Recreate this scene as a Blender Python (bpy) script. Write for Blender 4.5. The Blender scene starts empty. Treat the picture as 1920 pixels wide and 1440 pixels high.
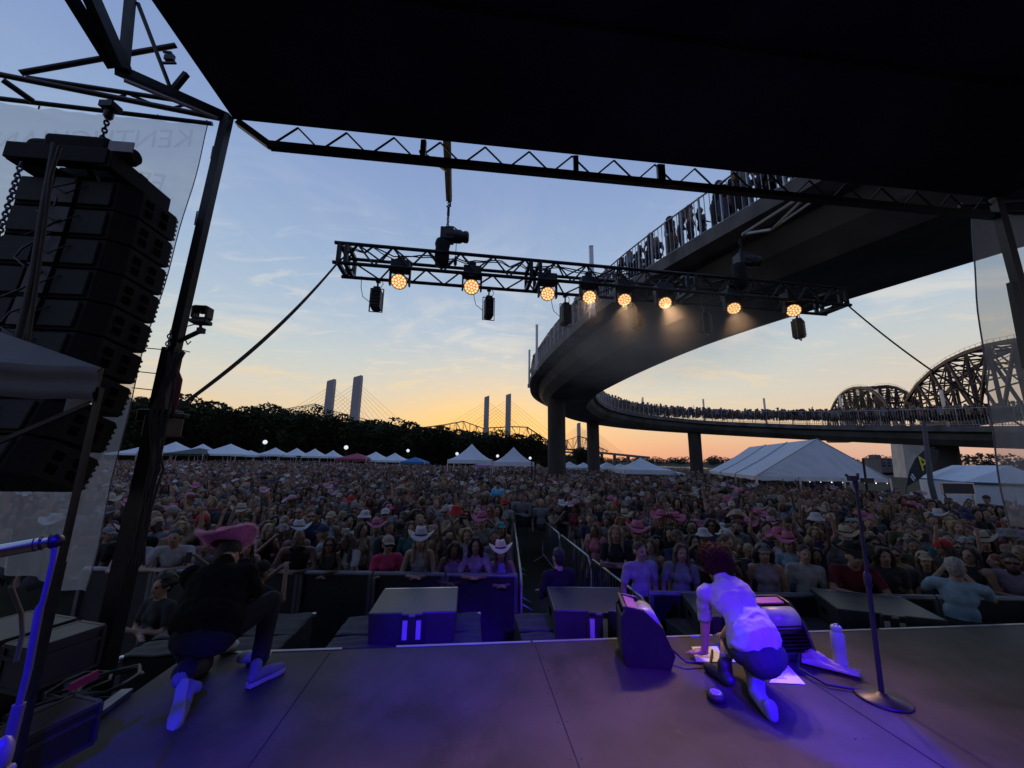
import bpy, math, random
import numpy as np
from mathutils import Vector, Matrix, Euler
from mathutils.bvhtree import BVHTree
R = math.radians
rng = random.Random(7)
nrng = np.random.default_rng(7)
scene = bpy.context.scene
col = scene.collection

# ------------------------------------------------------------------ camera
CAM = Vector((0, 0, 2.8)); FPX = 721.0; PITCH = R(11.1); ROLL = R(0.9)
cd = bpy.data.cameras.new('camera'); cam = bpy.data.objects.new('camera', cd); col.objects.link(cam)
cd.sensor_width = 36; cd.lens = 36 * FPX / 1920; cd.clip_start = 0.05; cd.clip_end = 6000
FW = Vector((0, math.cos(PITCH), math.sin(PITCH)))
RT0 = Vector((1, 0, 0)); UP0 = RT0.cross(FW)
RT = RT0 * math.cos(ROLL) + UP0 * math.sin(ROLL); UP = UP0 * math.cos(ROLL) - RT0 * math.sin(ROLL)
mw = Matrix((RT, UP, -FW)).transposed().to_4x4(); mw.translation = CAM
cam.matrix_world = mw
scene.camera = cam
scene.view_settings.view_transform = 'Standard'
scene.view_settings.look = 'None'
scene.view_settings.exposure = 0
scene.view_settings.gamma = 1
scene.cycles.max_bounces = 5
scene.cycles.transparent_max_bounces = 12
scene.cycles.use_denoising = True

def ray(px, py):
    return FW + RT * ((px - 960) / FPX) - UP * ((py - 720) / FPX)
def at(px, py, Y):                      # point of the place seen at a pixel, Y metres in front
    d = ray(px, py); return CAM + d * (Y / d.y)
def atz(px, py, z):                     # ... at height z
    d = ray(px, py); return CAM + d * ((z - CAM.z) / d.z)

# ------------------------------------------------------------------ world (dusk sky)
SUN_AZ = R(-1.5); SUN_EL = R(1.2)
SUN_DIR = Vector((math.sin(SUN_AZ) * math.cos(SUN_EL), math.cos(SUN_AZ) * math.cos(SUN_EL), math.sin(SUN_EL)))
def lin(c):
    return tuple((v / 255 / 12.92 if v <= 10 else ((v / 255 + .055) / 1.055) ** 2.4) for v in c)
world = bpy.data.worlds.new('World'); scene.world = world; world.use_nodes = True
wn = world.node_tree.nodes; wl = world.node_tree.links
wn.clear()
def wnode(t, **kw):
    n = wn.new(t)
    for k, v in kw.items(): setattr(n, k, v)
    return n
def wmath(op, a, b=None, c=None, clamp=False):
    n = wnode('ShaderNodeMath', operation=op); n.use_clamp = clamp
    for i, v in enumerate((a, b, c)):
        if v is None: continue
        if isinstance(v, (int, float)): n.inputs[i].default_value = v
        else: wl.new(v, n.inputs[i])
    return n.outputs[0]
def wmix(f, a, b, mode='MIX'):
    n = wnode('ShaderNodeMix', data_type='RGBA', blend_type=mode)
    for s, v in ((n.inputs[0], f), (n.inputs[6], a), (n.inputs[7], b)):
        if isinstance(v, (int, float)): s.default_value = v
        elif isinstance(v, tuple): s.default_value = (*v, 1)
        else: wl.new(v, s)
    return n.outputs[2]
def wramp(fac, stops, interp='LINEAR'):
    n = wnode('ShaderNodeValToRGB'); n.color_ramp.interpolation = interp
    e = n.color_ramp.elements
    while len(e) < len(stops): e.new(0.5)
    for el, (p, c) in zip(e, stops):
        el.position = p; el.color = (*c, 1) if isinstance(c, tuple) else (c, c, c, 1)
    wl.new(fac, n.inputs[0]); return n.outputs[0]
tc = wnode('ShaderNodeTexCoord'); sep = wnode('ShaderNodeSeparateXYZ'); wl.new(tc.outputs['Generated'], sep.inputs[0])
zz = wmath('MAXIMUM', sep.outputs[2], 0.0)
base = wramp(zz, [(0.0, lin((228, 156, 126))), (0.045, lin((236, 182, 140))), (0.095, lin((234, 206, 166))), (0.16, lin((218, 210, 192))),
                  (0.23, lin((200, 208, 206))), (0.32, lin((176, 195, 214))), (0.44, lin((154, 180, 213))), (0.60, lin((132, 158, 205))),
                  (0.82, lin((104, 134, 192))), (1.0, lin((84, 112, 176)))])
cool = wramp(zz, [(0.0, lin((150, 130, 140))), (0.2, lin((130, 140, 170))), (0.5, lin((105, 128, 175))), (1.0, lin((84, 112, 176)))])
front = wramp(wmath('MULTIPLY_ADD', sep.outputs[1], 0.5, 0.5), [(0.35, 0.0), (0.8, 1.0)], 'EASE')
sky = wmix(front, cool, base)
dotn = wnode('ShaderNodeVectorMath', operation='DOT_PRODUCT'); wl.new(tc.outputs['Generated'], dotn.inputs[0])
dotn.inputs[1].default_value = Vector((math.sin(R(-3)) * math.cos(R(5)), math.cos(R(-3)) * math.cos(R(5)), math.sin(R(5))))
glow = wmath('POWER', wmath('MAXIMUM', dotn.outputs['Value'], 0.0), 34.0)
lowband = wramp(zz, [(0.0, 0.85), (0.09, 1.0), (0.18, 0.35), (0.3, 0.0)])
sky = wmix(wmath('MULTIPLY', wmath('MULTIPLY', glow, lowband), 0.9), sky, lin((255, 203, 96)))
# pinker towards the right-hand horizon
side = wramp(sep.outputs[0], [(0.45, 0.0), (0.85, 1.0)])
lowest = wramp(zz, [(0.0, 1.0), (0.12, 0.6), (0.3, 0.0)])
sky = wmix(wmath('MULTIPLY', wmath('MULTIPLY', side, lowest), 0.65), sky, lin((206, 178, 172)))
# thin high clouds on a plane above
den = wmath('ADD', zz, 0.12)
cx = wmath('DIVIDE', sep.outputs[0], den); cy = wmath('DIVIDE', sep.outputs[1], den)
comb = wnode('ShaderNodeCombineXYZ'); wl.new(cx, comb.inputs[0]); wl.new(wmath('MULTIPLY', cy, 1.0), comb.inputs[1])
def cloud(scale, lo, hi, dist, loc, stretch=(1, 1, 1), rot=0):
    mp = wnode('ShaderNodeMapping'); mp.inputs['Location'].default_value = loc; mp.inputs['Scale'].default_value = stretch
    mp.inputs['Rotation'].default_value = (0, 0, rot)
    wl.new(comb.outputs[0], mp.inputs[0])
    nz = wnode('ShaderNodeTexNoise'); nz.inputs['Scale'].default_value = scale; nz.inputs['Detail'].default_value = 9
    nz.inputs['Roughness'].default_value = 0.58; nz.inputs['Distortion'].default_value = dist
    wl.new(mp.outputs[0], nz.inputs['Vector'])
    return wramp(nz.outputs[0], [(lo, 0.0), (hi, 1.0)], 'EASE')
c1 = cloud(1.5, 0.50, 0.70, 1.3, (3.1, 1.7, 0), (0.7, 1.15, 1), 0.5)
c2 = cloud(3.4, 0.53, 0.70, 1.8, (7.3, 4.1, 0), (0.6, 1.3, 1), -0.35)
band = wramp(zz, [(0.0, 0.25), (0.10, 0.75), (0.25, 0.95), (0.42, 0.65), (0.58, 0.10), (0.75, 0.0)])
cl = wmath('MULTIPLY', wmath('MAXIMUM', c1, wmath('MULTIPLY', c2, 0.8)), band)
ccol = wramp(zz, [(0.0, lin((238, 150, 104))), (0.09, lin((250, 205, 130))), (0.18, lin((244, 216, 170))), (0.30, lin((226, 222, 212))), (0.6, lin((190, 204, 226)))])
sky = wmix(wmath('MULTIPLY', wmath('MULTIPLY', cl, front), 0.85), sky, ccol)
# a little of the physical sky, sun down at the horizon
nish = wnode('ShaderNodeTexSky', sky_type='NISHITA'); nish.sun_disc = False; nish.sun_elevation = SUN_EL; nish.sun_rotation = SUN_AZ
nm = wmix(1.0, nish.outputs[0], (0.02, 0.02, 0.02), 'MULTIPLY')
sky = wmix(1.0, sky, nm, 'ADD')
# faint rays fanning out of the set sun
ux = wmath('SUBTRACT', sep.outputs[0], -0.03); ang = wmath('ARCTAN2', ux, wmath('SUBTRACT', sep.outputs[2], 0.02))
rn = wnode('ShaderNodeTexNoise', noise_dimensions='1D'); rn.inputs['Scale'].default_value = 7.0; rn.inputs['Detail'].default_value = 3; wl.new(ang, rn.inputs['W'])
rays = wmath('MULTIPLY', wramp(rn.outputs[0], [(0.45, 0.0), (0.62, 1.0)], 'EASE'), wramp(zz, [(0.05, 0.0), (0.2, 1.0), (0.45, 0.5), (0.65, 0.0)]))
sky = wmix(wmath('MULTIPLY', wmath('MULTIPLY', rays, front), 0.10), sky, lin((230, 226, 222)))
sky = wmix(0.09, sky, lin((200, 207, 214)))
bg = wnode('ShaderNodeBackground'); bg.inputs[1].default_value = 0.97; wl.new(sky, bg.inputs[0])
wo = wnode('ShaderNodeOutputWorld'); wl.new(bg.outputs[0], wo.inputs[0])

def lamp(name, kind, loc, aim, energy, color, **kw):
    ld = bpy.data.lights.new(name, kind); ld.energy = energy; ld.color = color
    for k, v in kw.items(): setattr(ld, k, v)
    o = bpy.data.objects.new(name, ld); col.objects.link(o); o.location = loc
    o.rotation_euler = (Vector(aim) - Vector(loc)).to_track_quat('-Z', 'Y').to_euler()
    return o
lamp('sun', 'SUN', (0, 60, 40), Vector((0, 60, 40)) - SUN_DIR, 0.35, (1.0, .62, .32), angle=R(6))

# stage frame: u along the stage front, v away from the camera
SA = R(6.3); EX = Vector((math.cos(SA), math.sin(SA), 0)); EY = Vector((-math.sin(SA), math.cos(SA), 0))
ZF = 1.2                                                     # stage floor height
def S(u, v, z=0.0): return EX * u + EY * v + Vector((0, 0, z))

# blue stage lamps on the rear of the stage, above and behind the camera
BLUE = (0.012, 0.0, 1.0)
lamp('blue_stage_lamp', 'SPOT', S(3.9, -3.2, 5.6), S(2.30, 2.80, 1.22), 15000, BLUE, spot_size=R(8.8), spot_blend=0.4, shadow_soft_size=.05)
lamp('blue_stage_lamp', 'SPOT', S(3.4, -3.2, 5.6), S(2.4, 2.3, 1.2), 1100, BLUE, spot_size=R(34), spot_blend=0.8, shadow_soft_size=.08)
lamp('blue_stage_lamp', 'SPOT', S(-0.4, -3.2, 5.6), S(-0.15, 5.0, 0.35), 3600, BLUE, spot_size=R(11), spot_blend=0.6, shadow_soft_size=.08)
lamp('blue_stage_lamp', 'SPOT', S(-0.2, -2.2, 5.4), S(-1.5, 2.6, 1.15), 3000, BLUE, spot_size=R(13), spot_blend=0.8, shadow_soft_size=.08)
lamp('blue_stage_lamp', 'SPOT', S(0.8, -3.0, 5.8), S(1.0, 1.5, 1.2), 4600, (0.10, 0.004, 1.0), spot_size=R(44), spot_blend=0.8, shadow_soft_size=.15)

# ------------------------------------------------------------------ materials
MATS = {}
def mat(name, c, rough=0.6, metal=0.0, var=0.15, scale=8.0, bump=0.0, emit=None, es=0.0, spec=0.5, objcol=False, alpha=1.0, stretch=None, transl=0.0, bscale=None):
    if name in MATS: return MATS[name]
    m = bpy.data.materials.new(name); m.use_nodes = True; MATS[name] = m
    nt = m.node_tree; n = nt.nodes; l = nt.links; b = n['Principled BSDF']
    b.inputs['Roughness'].default_value = rough; b.inputs['Metallic'].default_value = metal
    b.inputs['Specular IOR Level'].default_value = spec
    t = n.new('ShaderNodeTexCoord'); mp = n.new('ShaderNodeMapping'); l.new(t.outputs['Object'], mp.inputs[0])
    if stretch: mp.inputs['Scale'].default_value = stretch
    nz = n.new('ShaderNodeTexNoise'); nz.inputs['Scale'].default_value = scale; nz.inputs['Detail'].default_value = 6
    l.new(mp.outputs[0], nz.inputs['Vector'])
    rp = n.new('ShaderNodeMapRange'); rp.inputs['From Min'].default_value = .3; rp.inputs['From Max'].default_value = .7
    rp.inputs['To Min'].default_value = 1 - var; rp.inputs['To Max'].default_value = 1 + var
    l.new(nz.outputs[0], rp.inputs[0])
    mx = n.new('ShaderNodeVectorMath'); mx.operation = 'SCALE'; l.new(rp.outputs[0], mx.inputs['Scale'])
    if objcol:
        oi = n.new('ShaderNodeObjectInfo'); l.new(oi.outputs['Color'], mx.inputs[0])
    else: mx.inputs[0].default_value = c
    l.new(mx.outputs[0], b.inputs['Base Color'])
    if bump:
        bp = n.new('ShaderNodeBump'); bp.inputs['Strength'].default_value = bump; bp.inputs['Distance'].default_value = .02
        if bscale:
            n2 = n.new('ShaderNodeTexNoise'); n2.inputs['Scale'].default_value = bscale; n2.inputs['Detail'].default_value = 5
            l.new(mp.outputs[0], n2.inputs['Vector']); l.new(n2.outputs[0], bp.inputs['Height'])
        else: l.new(nz.outputs[0], bp.inputs['Height'])
        l.new(bp.outputs[0], b.inputs['Normal'])
    if emit:
        b.inputs['Emission Color'].default_value = (*emit, 1); b.inputs['Emission Strength'].default_value = es
    if alpha < 1: b.inputs['Alpha'].default_value = alpha
    if transl: 
        out = n['Material Output']; tr = n.new('ShaderNodeBsdfTranslucent'); ms = n.new('ShaderNodeMixShader'); ms.inputs[0].default_value = transl
        l.new(mx.outputs[0], tr.inputs[0]); l.new(b.outputs[0], ms.inputs[1]); l.new(tr.outputs[0], ms.inputs[2]); l.new(ms.outputs[0], out.inputs[0])
    return m
BLACK = mat('black_paint', (.012, .012, .014), .45, var=.3, scale=20)
BLACKM = mat('black_metal', (.02, .02, .022), .4, .5, var=.35, scale=14)
DARK = mat('dark_plastic', (.018, .018, .02), .5, var=.25, scale=12, bump=.05)
STEEL = mat('galvanised_steel', (.32, .33, .35), .38, .8, var=.2, scale=10)
ALU = mat('aluminium', (.55, .55, .56), .35, .9, var=.12, scale=12)
CHROME = mat('chrome', (.75, .72, .66), .16, 1.0, var=.06, scale=6)
ROOFM = mat('roof_fabric', (.045, .046, .052), .85, var=.5, scale=.6, spec=.2, bump=.1)
TENTW = mat('white_tent_fabric', (.72, .80, .86), .65, var=.06, scale=1.2, bump=.15, transl=.25)
CABLE = mat('black_cable', (.012, .012, .013), .5, var=.2)
RUBBER = mat('black_rubber', (.01, .01, .01), .7, var=.2)
CONC = mat('concrete', (.12, .118, .115), .85, var=.42, scale=1.3, stretch=(1, 1, .5), bump=.25, bscale=6, spec=.2)
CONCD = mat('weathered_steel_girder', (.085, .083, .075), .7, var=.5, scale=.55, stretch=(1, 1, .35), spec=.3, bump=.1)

# ------------------------------------------------------------------ mesh collector
class MB:
    def __init__(s): s.v = []; s.f = []; s.m = []; s.s = []
    def add(s, vs, fs, mi=0, smooth=False):
        o = len(s.v); s.v += [tuple(p) for p in vs]
        for f in fs: s.f.append(tuple(i + o for i in f)); s.m.append(mi); s.s.append(smooth)
        return s
    def hexa(s, p, mi=0):               # 8 points: bottom ring then top ring
        return s.add(p, [(3, 2, 1, 0), (4, 5, 6, 7), (0, 1, 5, 4), (1, 2, 6, 5), (2, 3, 7, 6), (3, 0, 4, 7)], mi)
    def box(s, c, d, X=Vector((1, 0, 0)), Yv=Vector((0, 1, 0)), Zv=None, mi=0, taper=1.0):
        X = Vector(X); Yv = Vector(Yv); Zv = X.cross(Yv) if Zv is None else Vector(Zv); c = Vector(c)
        p = []
        for sz, k in ((-1, 1.0), (1, taper)):
            for sx, sy in ((-1, -1), (1, -1), (1, 1), (-1, 1)):
                p.append(c + X * (sx * d[0] / 2 * k) + Yv * (sy * d[1] / 2 * k) + Zv * (sz * d[2] / 2))
        return s.hexa(p, mi)
    def sbox(s, u, v, z, du, dv, dz, mi=0):          # box in the stage frame, z = bottom
        return s.box(S(u, v, z + dz / 2), (du, dv, dz), EX, EY, mi=mi)
    def tube(s, pts, r, n=8, mi=0, cap=True, smooth=True):
        pts = [Vector(p) for p in pts]; k = len(pts); rs = r if isinstance(r, (list, tuple)) else [r] * k
        vs = []; prev = None
        for i, p in enumerate(pts):
            t = (pts[min(i + 1, k - 1)] - pts[max(i - 1, 0)])
            t = t.normalized() if t.length > 1e-9 else Vector((0, 0, 1))
            if prev is None:
                a = Vector((0, 0, 1)) if abs(t.z) < .9 else Vector((1, 0, 0)); x = t.cross(a).normalized()
            else:
                x = prev - t * prev.dot(t); x = x.normalized() if x.length > 1e-6 else t.orthogonal().normalized()
            prev = x; y = t.cross(x)
            for j in range(n):
                a = 2 * math.pi * (j + .5) / n; vs.append(p + (x * math.cos(a) + y * math.sin(a)) * rs[i])
        fs = [(i * n + j, i * n + (j + 1) % n, (i + 1) * n + (j + 1) % n, (i + 1) * n + j) for i in range(k - 1) for j in range(n)]
        s.add(vs, fs, mi, smooth)
        if cap: s.add(vs[:n], [tuple(range(n))[::-1]], mi); s.add(vs[-n:], [tuple(range(n))], mi)
        return s
    def bar(s, a, b, w, h=None, mi=0, up=None):      # rectangular bar
        a = Vector(a); b = Vector(b); h = h or w; t = (b - a); L = t.length; t = t / L
        upv = Vector(up) if up is not None else (Vector((0, 0, 1)) if abs(t.z) < .95 else Vector((0, 1, 0)))
        x = t.cross(upv).normalized(); y = x.cross(t)
        return s.box((a + b) / 2, (w, h, L), x, y, t, mi=mi)
    def lathe(s, c, prof, axis=Vector((0, 0, 1)), n=20, mi=0, smooth=True, close=True):
        axis = Vector(axis).normalized(); x = axis.orthogonal().normalized(); y = axis.cross(x); c = Vector(c)
        vs = [c + axis * h + (x * math.cos(2 * math.pi * j / n) + y * math.sin(2 * math.pi * j / n)) * max(r, 1e-4) for r, h in prof for j in range(n)]
        k = len(prof)
        s.add(vs, [(i * n + j, i * n + (j + 1) % n, (i + 1) * n + (j + 1) % n, (i + 1) * n + j) for i in range(k - 1) for j in range(n)], mi, smooth)
        if close: s.add(vs[:n], [tuple(range(n))[::-1]], mi); s.add(vs[-n:], [tuple(range(n))], mi)
        return s
    def prism(s, pts, off, mi=0):                    # polygon extruded by vector off
        n = len(pts); a = [Vector(p) for p in pts]; b = [p + Vector(off) for p in a]
        s.add(a + b, [tuple(range(n))[::-1], tuple(range(n, 2 * n))] + [(i, (i + 1) % n, n + (i + 1) % n, n + i) for i in range(n)], mi); return s
    def grid(s, fn, nu, nv, mi=0, smooth=True):
        vs = [fn(i / nu, j / nv) for j in range(nv + 1) for i in range(nu + 1)]
        return s.add(vs, [(j * (nu + 1) + i, j * (nu + 1) + i + 1, (j + 1) * (nu + 1) + i + 1, (j + 1) * (nu + 1) + i) for j in range(nv) for i in range(nu)], mi, smooth)
    def sphere(s, c, r, n=12, mi=0, sc=(1, 1, 1)):
        c = Vector(c); k = n // 2
        vs = [c + Vector((math.sin(math.pi * i / k) * math.cos(2 * math.pi * j / n) * sc[0], math.sin(math.pi * i / k) * math.sin(2 * math.pi * j / n) * sc[1], math.cos(math.pi * i / k) * sc[2])) * r for i in range(k + 1) for j in range(n)]
        return s.add(vs, [(i * n + j, (i + 1) * n + j, (i + 1) * n + (j + 1) % n, i * n + (j + 1) % n) for i in range(k) for j in range(n)], mi, True)
    def build(s, name, mats, parent=None, bevel=0, thick=0):
        mats = mats if isinstance(mats, (list, tuple)) else [mats]
        off = WL.get(parent.name, Vector()) if parent else Vector()
        me = bpy.data.meshes.new(name); me.from_pydata([tuple(Vector(p) - off) for p in s.v], [], s.f)
        for m in mats: me.materials.append(m)
        me.polygons.foreach_set('material_index', s.m); me.polygons.foreach_set('use_smooth', s.s)
        me.update()
        o = bpy.data.objects.new(name, me); col.objects.link(o)
        if parent: o.parent = parent; WL[o.name] = off
        if thick:
            md = o.modifiers.new('thickness', 'SOLIDIFY'); md.thickness = thick; md.offset = 0
        if bevel:
            md = o.modifiers.new('bevel', 'BEVEL'); md.width = bevel; md.segments = 2; md.limit_method = 'ANGLE'; md.angle_limit = R(40)
        return o
WL = {}
def tag(o, label=None, cat=None, group=None, kind=None):
    if label: o['label'] = label
    if cat: o['category'] = cat
    if group: o['group'] = group
    if kind: o['kind'] = kind
    return o
def thing(name, label, cat, loc=(0, 0, 0), group=None):
    o = bpy.data.objects.new(name, None); col.objects.link(o); o.location = loc; o.empty_display_size = .1
    WL[o.name] = Vector(loc); return tag(o, label, cat, group)
def copy_tree(o, parent=None):
    c = o.copy(); col.objects.link(c)
    if parent: c.parent = parent
    for ch in list(o.children): copy_tree(ch, c)
    return c
def text(name, body, size, M, m, parent, ext=.004, shear=0):
    o = text_curve(name, body, size, M, m, parent, ext, shear)
    dg = bpy.context.evaluated_depsgraph_get(); me = bpy.data.meshes.new_from_object(o.evaluated_get(dg)); me.name = name
    n = bpy.data.objects.new(name, me); col.objects.link(n); n.parent = parent; n.matrix_local = o.matrix_local.copy(); cu = o.data
    bpy.data.objects.remove(o); bpy.data.curves.remove(cu); n.name = name
    return n
def text_curve(name, body, size, M, m, parent, ext=.004, shear=0):
    cu = bpy.data.curves.new(name, 'FONT'); cu.body = body; cu.size = size; cu.extrude = ext; cu.shear = shear
    cu.align_x = 'CENTER'; cu.align_y = 'CENTER'; cu.materials.append(m)
    o = bpy.data.objects.new(name, cu); col.objects.link(o); o.parent = parent
    M = M.copy(); M.translation = M.translation - WL.get(parent.name, Vector()); o.matrix_local = M
    return o
def frame(o, x, y):
    x = Vector(x).normalized(); z = x.cross(Vector(y)).normalized(); y = z.cross(x)
    m = Matrix((x, y, z)).transposed().to_4x4(); m.translation = Vector(o); return m
def sag(a, b, s, n=12):
    a = Vector(a); b = Vector(b); return [a.lerp(b, i / n) - Vector((0, 0, 4 * s * (i / n) * (1 - i / n))) for i in range(n + 1)]
def chain(mb, a, b, link=.05, r=.006):
    a = Vector(a); b = Vector(b); L = (b - a).length; n = max(2, int(L / (link * .72))); t = (b - a) / n
    d = t.normalized(); x = d.orthogonal().normalized(); y = d.cross(x)
    for i in range(n):
        c = a + t * (i + .5); q = x if i % 2 else y
        mb.tube([c + d * (math.sin(k * math.pi / 4) * link * .5) + q * (math.cos(k * math.pi / 4) * link * .28) for k in range(9)], r, 5, cap=False)
# ================================================================== ground, water, far banks
gm = mat('trodden_grass', (.035, .038, .022), .9, var=.5, scale=.35, bump=.3, bscale=9, spec=.1)
g = MB(); shore = [(-700, -60), (60, -60), (95, 60), (92, 140), (66, 300), (60, 1500), (-1500, 1500), (-1500, -60)]
g.add([(x, y, 0) for x, y in shore] + [(x + (3 if 0 < i < 6 else 0), y, -6) for i, (x, y) in enumerate(shore)],
      [tuple(range(8))] + [(i, 8 + i, 8 + (i + 1) % 8, (i + 1) % 8) for i in range(8)])
tag(g.build('ground', gm), kind='structure')
wm = mat('river_water', (.10, .11, .12), .12, var=.1, scale=.2, bump=.25, bscale=.5, spec=.6)
w = MB(); w.add([(-3000, -200, -4), (3500, -200, -4), (3500, 4500, -4), (-3000, 4500, -4)], [(0, 1, 2, 3)])
tag(w.build('river', wm), kind='structure')
bm_ = mat('far_bank_grass', (.018, .02, .014), .95, var=.4, scale=.03)
fb = MB()
bank = [(215, -60), (262, 170), (284, 290), (285, 470), (270, 640), (150, 980), (60, 1300)]
for i in range(len(bank) - 1):
    (x0, y0), (x1, y1) = bank[i], bank[i + 1]
    fb.add([(x0, y0, -4.2), (x1, y1, -4.2), (x1 + 25, y1 + 12, 1.5), (x0 + 25, y0 + 12, 1.5), (x0 + 1500, y0 + 900, 6), (x1 + 1500, y1 + 900, 6)], [(0, 1, 2, 3), (3, 2, 5, 4)], smooth=False)
tag(fb.build('far_bank', bm_), kind='structure')

# leaf material
leafm = mat('dark_leaves', (.028, .036, .018), .8, var=.45, scale=.5, spec=.15, transl=.12)
barkm = mat('bark', (.05, .042, .034), .9, var=.3, scale=3)
def leaves(mb, c, r, n, size, rg):
    for _ in range(n):
        while True:
            d = np.array([rg.uniform(-1, 1) for _ in range(3)]); q = np.linalg.norm(d)
            if .05 < q < 1: break
        d = d / q * (q ** .35); p = Vector((c[0] + d[0] * r[0], c[1] + d[1] * r[1], c[2] + d[2] * r[2]))
        a = Vector((rg.uniform(-1, 1), rg.uniform(-1, 1), rg.uniform(-1, 1))).normalized(); b = a.orthogonal().normalized()
        s = size * rg.uniform(.5, 1.3)
        mb.add([p - a * s, p + b * s * .45, p + a * s, p - b * s * .45], [(0, 1, 2, 3)])
def make_tree(seed, h, w, n=7500):
    rg = random.Random(seed); root = thing('tree', None, 'tree')
    t = MB(); th = h * .34
    t.tube([(0, 0, -.1), (.1, 0, th * .5), (.05, .1, th), (0, 0, h * .72)], [h * .028, h * .022, h * .018, h * .006], 8)
    cr = MB(); k = 25
    for i in range(k):
        a = i * 2.4 + rg.uniform(-.4, .4); zz_ = h * (.13 + .77 * (i + .5) / k); rad = w * .5 * math.sin(math.pi * min(1, .25 + .75 * (1 - (i / k) ** 1.6))) * rg.uniform(.55, .95)
        c = (math.cos(a) * rad * .75, math.sin(a) * rad * .75, zz_); rr = w * rg.uniform(.15, .25)
        t.tube([(0, 0, th * rg.uniform(.7, 1.2)), (c[0] * .5, c[1] * .5, (th + zz_) / 2), c], [h * .012, h * .008, h * .003], 5)
        leaves(cr, c, (rr, rr, rr * .85), n // k, .50, rg)
    t.build('trunk', barkm, root); cr.build('crown', leafm, root)
    return root
tree_protos = [make_tree(3 + i, h, w) for i, (h, w) in enumerate([(16, 13), (15, 12), (14, 14), (12, 10)])]
# px, top py, distance
tree_spots = [(235, 735, 84, 0), (300, 745, 92, 1), (385, 742, 98, 2), (450, 762, 96, 0), (510, 756, 100, 1), (560, 770, 102, 3), (610, 775, 104, 2), (665, 780, 105, 0),
              (715, 788, 106, 1), (765, 792, 108, 2), (815, 795, 110, 3), (862, 803, 112, 0), (908, 808, 113, 1), (950, 806, 114, 2), (990, 816, 112, 3), (1090, 838, 180, 3), (1022, 822, 150, 1), (130, 730, 82, 2), (40, 735, 84, 1), (342, 752, 116, 3), (420, 768, 118, 1), (482, 772, 120, 3), (535, 778, 120, 0), (588, 780, 122, 1), (640, 784, 124, 2), (692, 790, 124, 3), (742, 796, 126, 0), (790, 800, 126, 1), (838, 806, 128, 2), (886, 812, 128, 3), (930, 816, 130, 0)]
where = ['behind the steel leg of the stage', 'just right of the steel leg, standing tallest', 'behind the white tents at left end of the tree belt', 'left of the cable bridge towers', 'under the left cables of the cable bridge',
         'at the foot of the nearest bridge tower', 'between the two nearest bridge towers', 'under the second bridge tower', 'beside the second bridge tower, above blue canopy', 'in the middle of the tree belt', 'left of the two middle bridge towers',
         'behind the left large white peak tent', 'at the foot of the middle bridge towers', 'behind the right large white peak tent', 'at the right end of the belt near ramp pier', 'seen between the two ramp piers', 'in the gap beside the thick ramp pier', 'behind the speaker hang', 'behind the canopy at far left'] + ['in the back row above the %s' % q for q in ('dark green canopy', 'largest left white tent', 'tallest globe lamp', 'lone white tent', 'middle white peak tent', 'second globe lamp', 'red pink canopy', 'tent left of the blue canopy', 'bright blue canopy', 'fourth globe lamp', 'left large peak tent', 'fifth globe lamp')]
for i, (px, py, Y, k) in enumerate(tree_spots):
    p = tree_protos[k]; o = p if not any(s[3] == k for s in tree_spots[:i]) else copy_tree(p)
    top = at(px, py, Y); s = top.z / [16, 15, 14, 12][k] / 1.05 * (1 + .05 * math.sin(i * 2.3))
    o.location = (top.x, top.y, 0); o.scale = (s * 1.25, s * 1.25, s); o.rotation_euler.z = i * 1.7
    tag(o, 'dark leafy tree ' + where[i], 'tree', 'trees along the far side of the field')
# far wood across the river, one mass
ft = MB(); rg = random.Random(5)
for i in range(len(bank) - 1):
    (x0, y0), (x1, y1) = bank[i], bank[i + 1]; L = math.hypot(x1 - x0, y1 - y0); k = int(L / 6)
    for j in range(k):
        f = (j + rg.random()) / k; q = rg.uniform(14, 60); h = rg.uniform(6, 11) * rg.choice([.6, 1, 1, 1.25])
        leaves(ft, (x0 + (x1 - x0) * f + q, y0 + (y1 - y0) * f + q * .4, .8 + h * .38), (h * .85, h * .85, h * .62), 230, 1.3, rg)
for j in range(60):      # low trees beyond the field on this bank, near the approach bridge
    x = rg.uniform(20, 62); y = rg.uniform(250, 600); h = rg.uniform(5, 9)
    leaves(ft, (x, y, h * .42), (h * .75, h * .75, h * .58), 200, 1.1, rg)
tag(ft.build('treeline', leafm), kind='stuff')

# buildings on the far bank
bw = mat('grey_render_wall', (.12, .11, .11), .85, var=.15, scale=.3); bwin = mat('dark_window_glass', (.02, .022, .026), .15, var=.1)
def far_building(label, px0, px1, pyt, Y, floors, base=1.5, tower=None):
    a = at(px0, pyt, Y); b = at(px1, pyt, Y); w_ = b.x - a.x; h = a.z - base
    r = thing('building', label, 'building', (a.x + w_ / 2, Y, base), 'buildings on the far bank')
    m = MB(); m.box((a.x + w_ / 2, Y, base + h / 2 - 2), (w_, 14, h + 4)); m.build('wall', bw, r)
    m = MB(); m.box((a.x + w_ / 2, Y, base + h + .25), (w_ + .6, 14.6, .5)); m.build('roof', CONC, r)
    if tower:
        m = MB(); m.box((a.x + w_ * .12, Y, base + h + 1.7), (w_ * .18, 6, 2.4)); m.build('stair_tower', bw, r)
    n = max(3, int(w_ / 4))
    for f in range(floors):
        for i in range(n):
            m = MB(); m.box((a.x + w_ * (i + .5) / n, Y - 7.02, base + h * (f + .55) / floors), (w_ / n * .6, .12, h / floors * .5)); m.build('window', bwin, r)
far_building('long grey block with roof tower between white tent and stone pier', 1634, 1684, 860, 300, 3, tower=1)
far_building('low pale house right of the dark ramp pier', 1800, 1826, 874, 300, 2)

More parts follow.
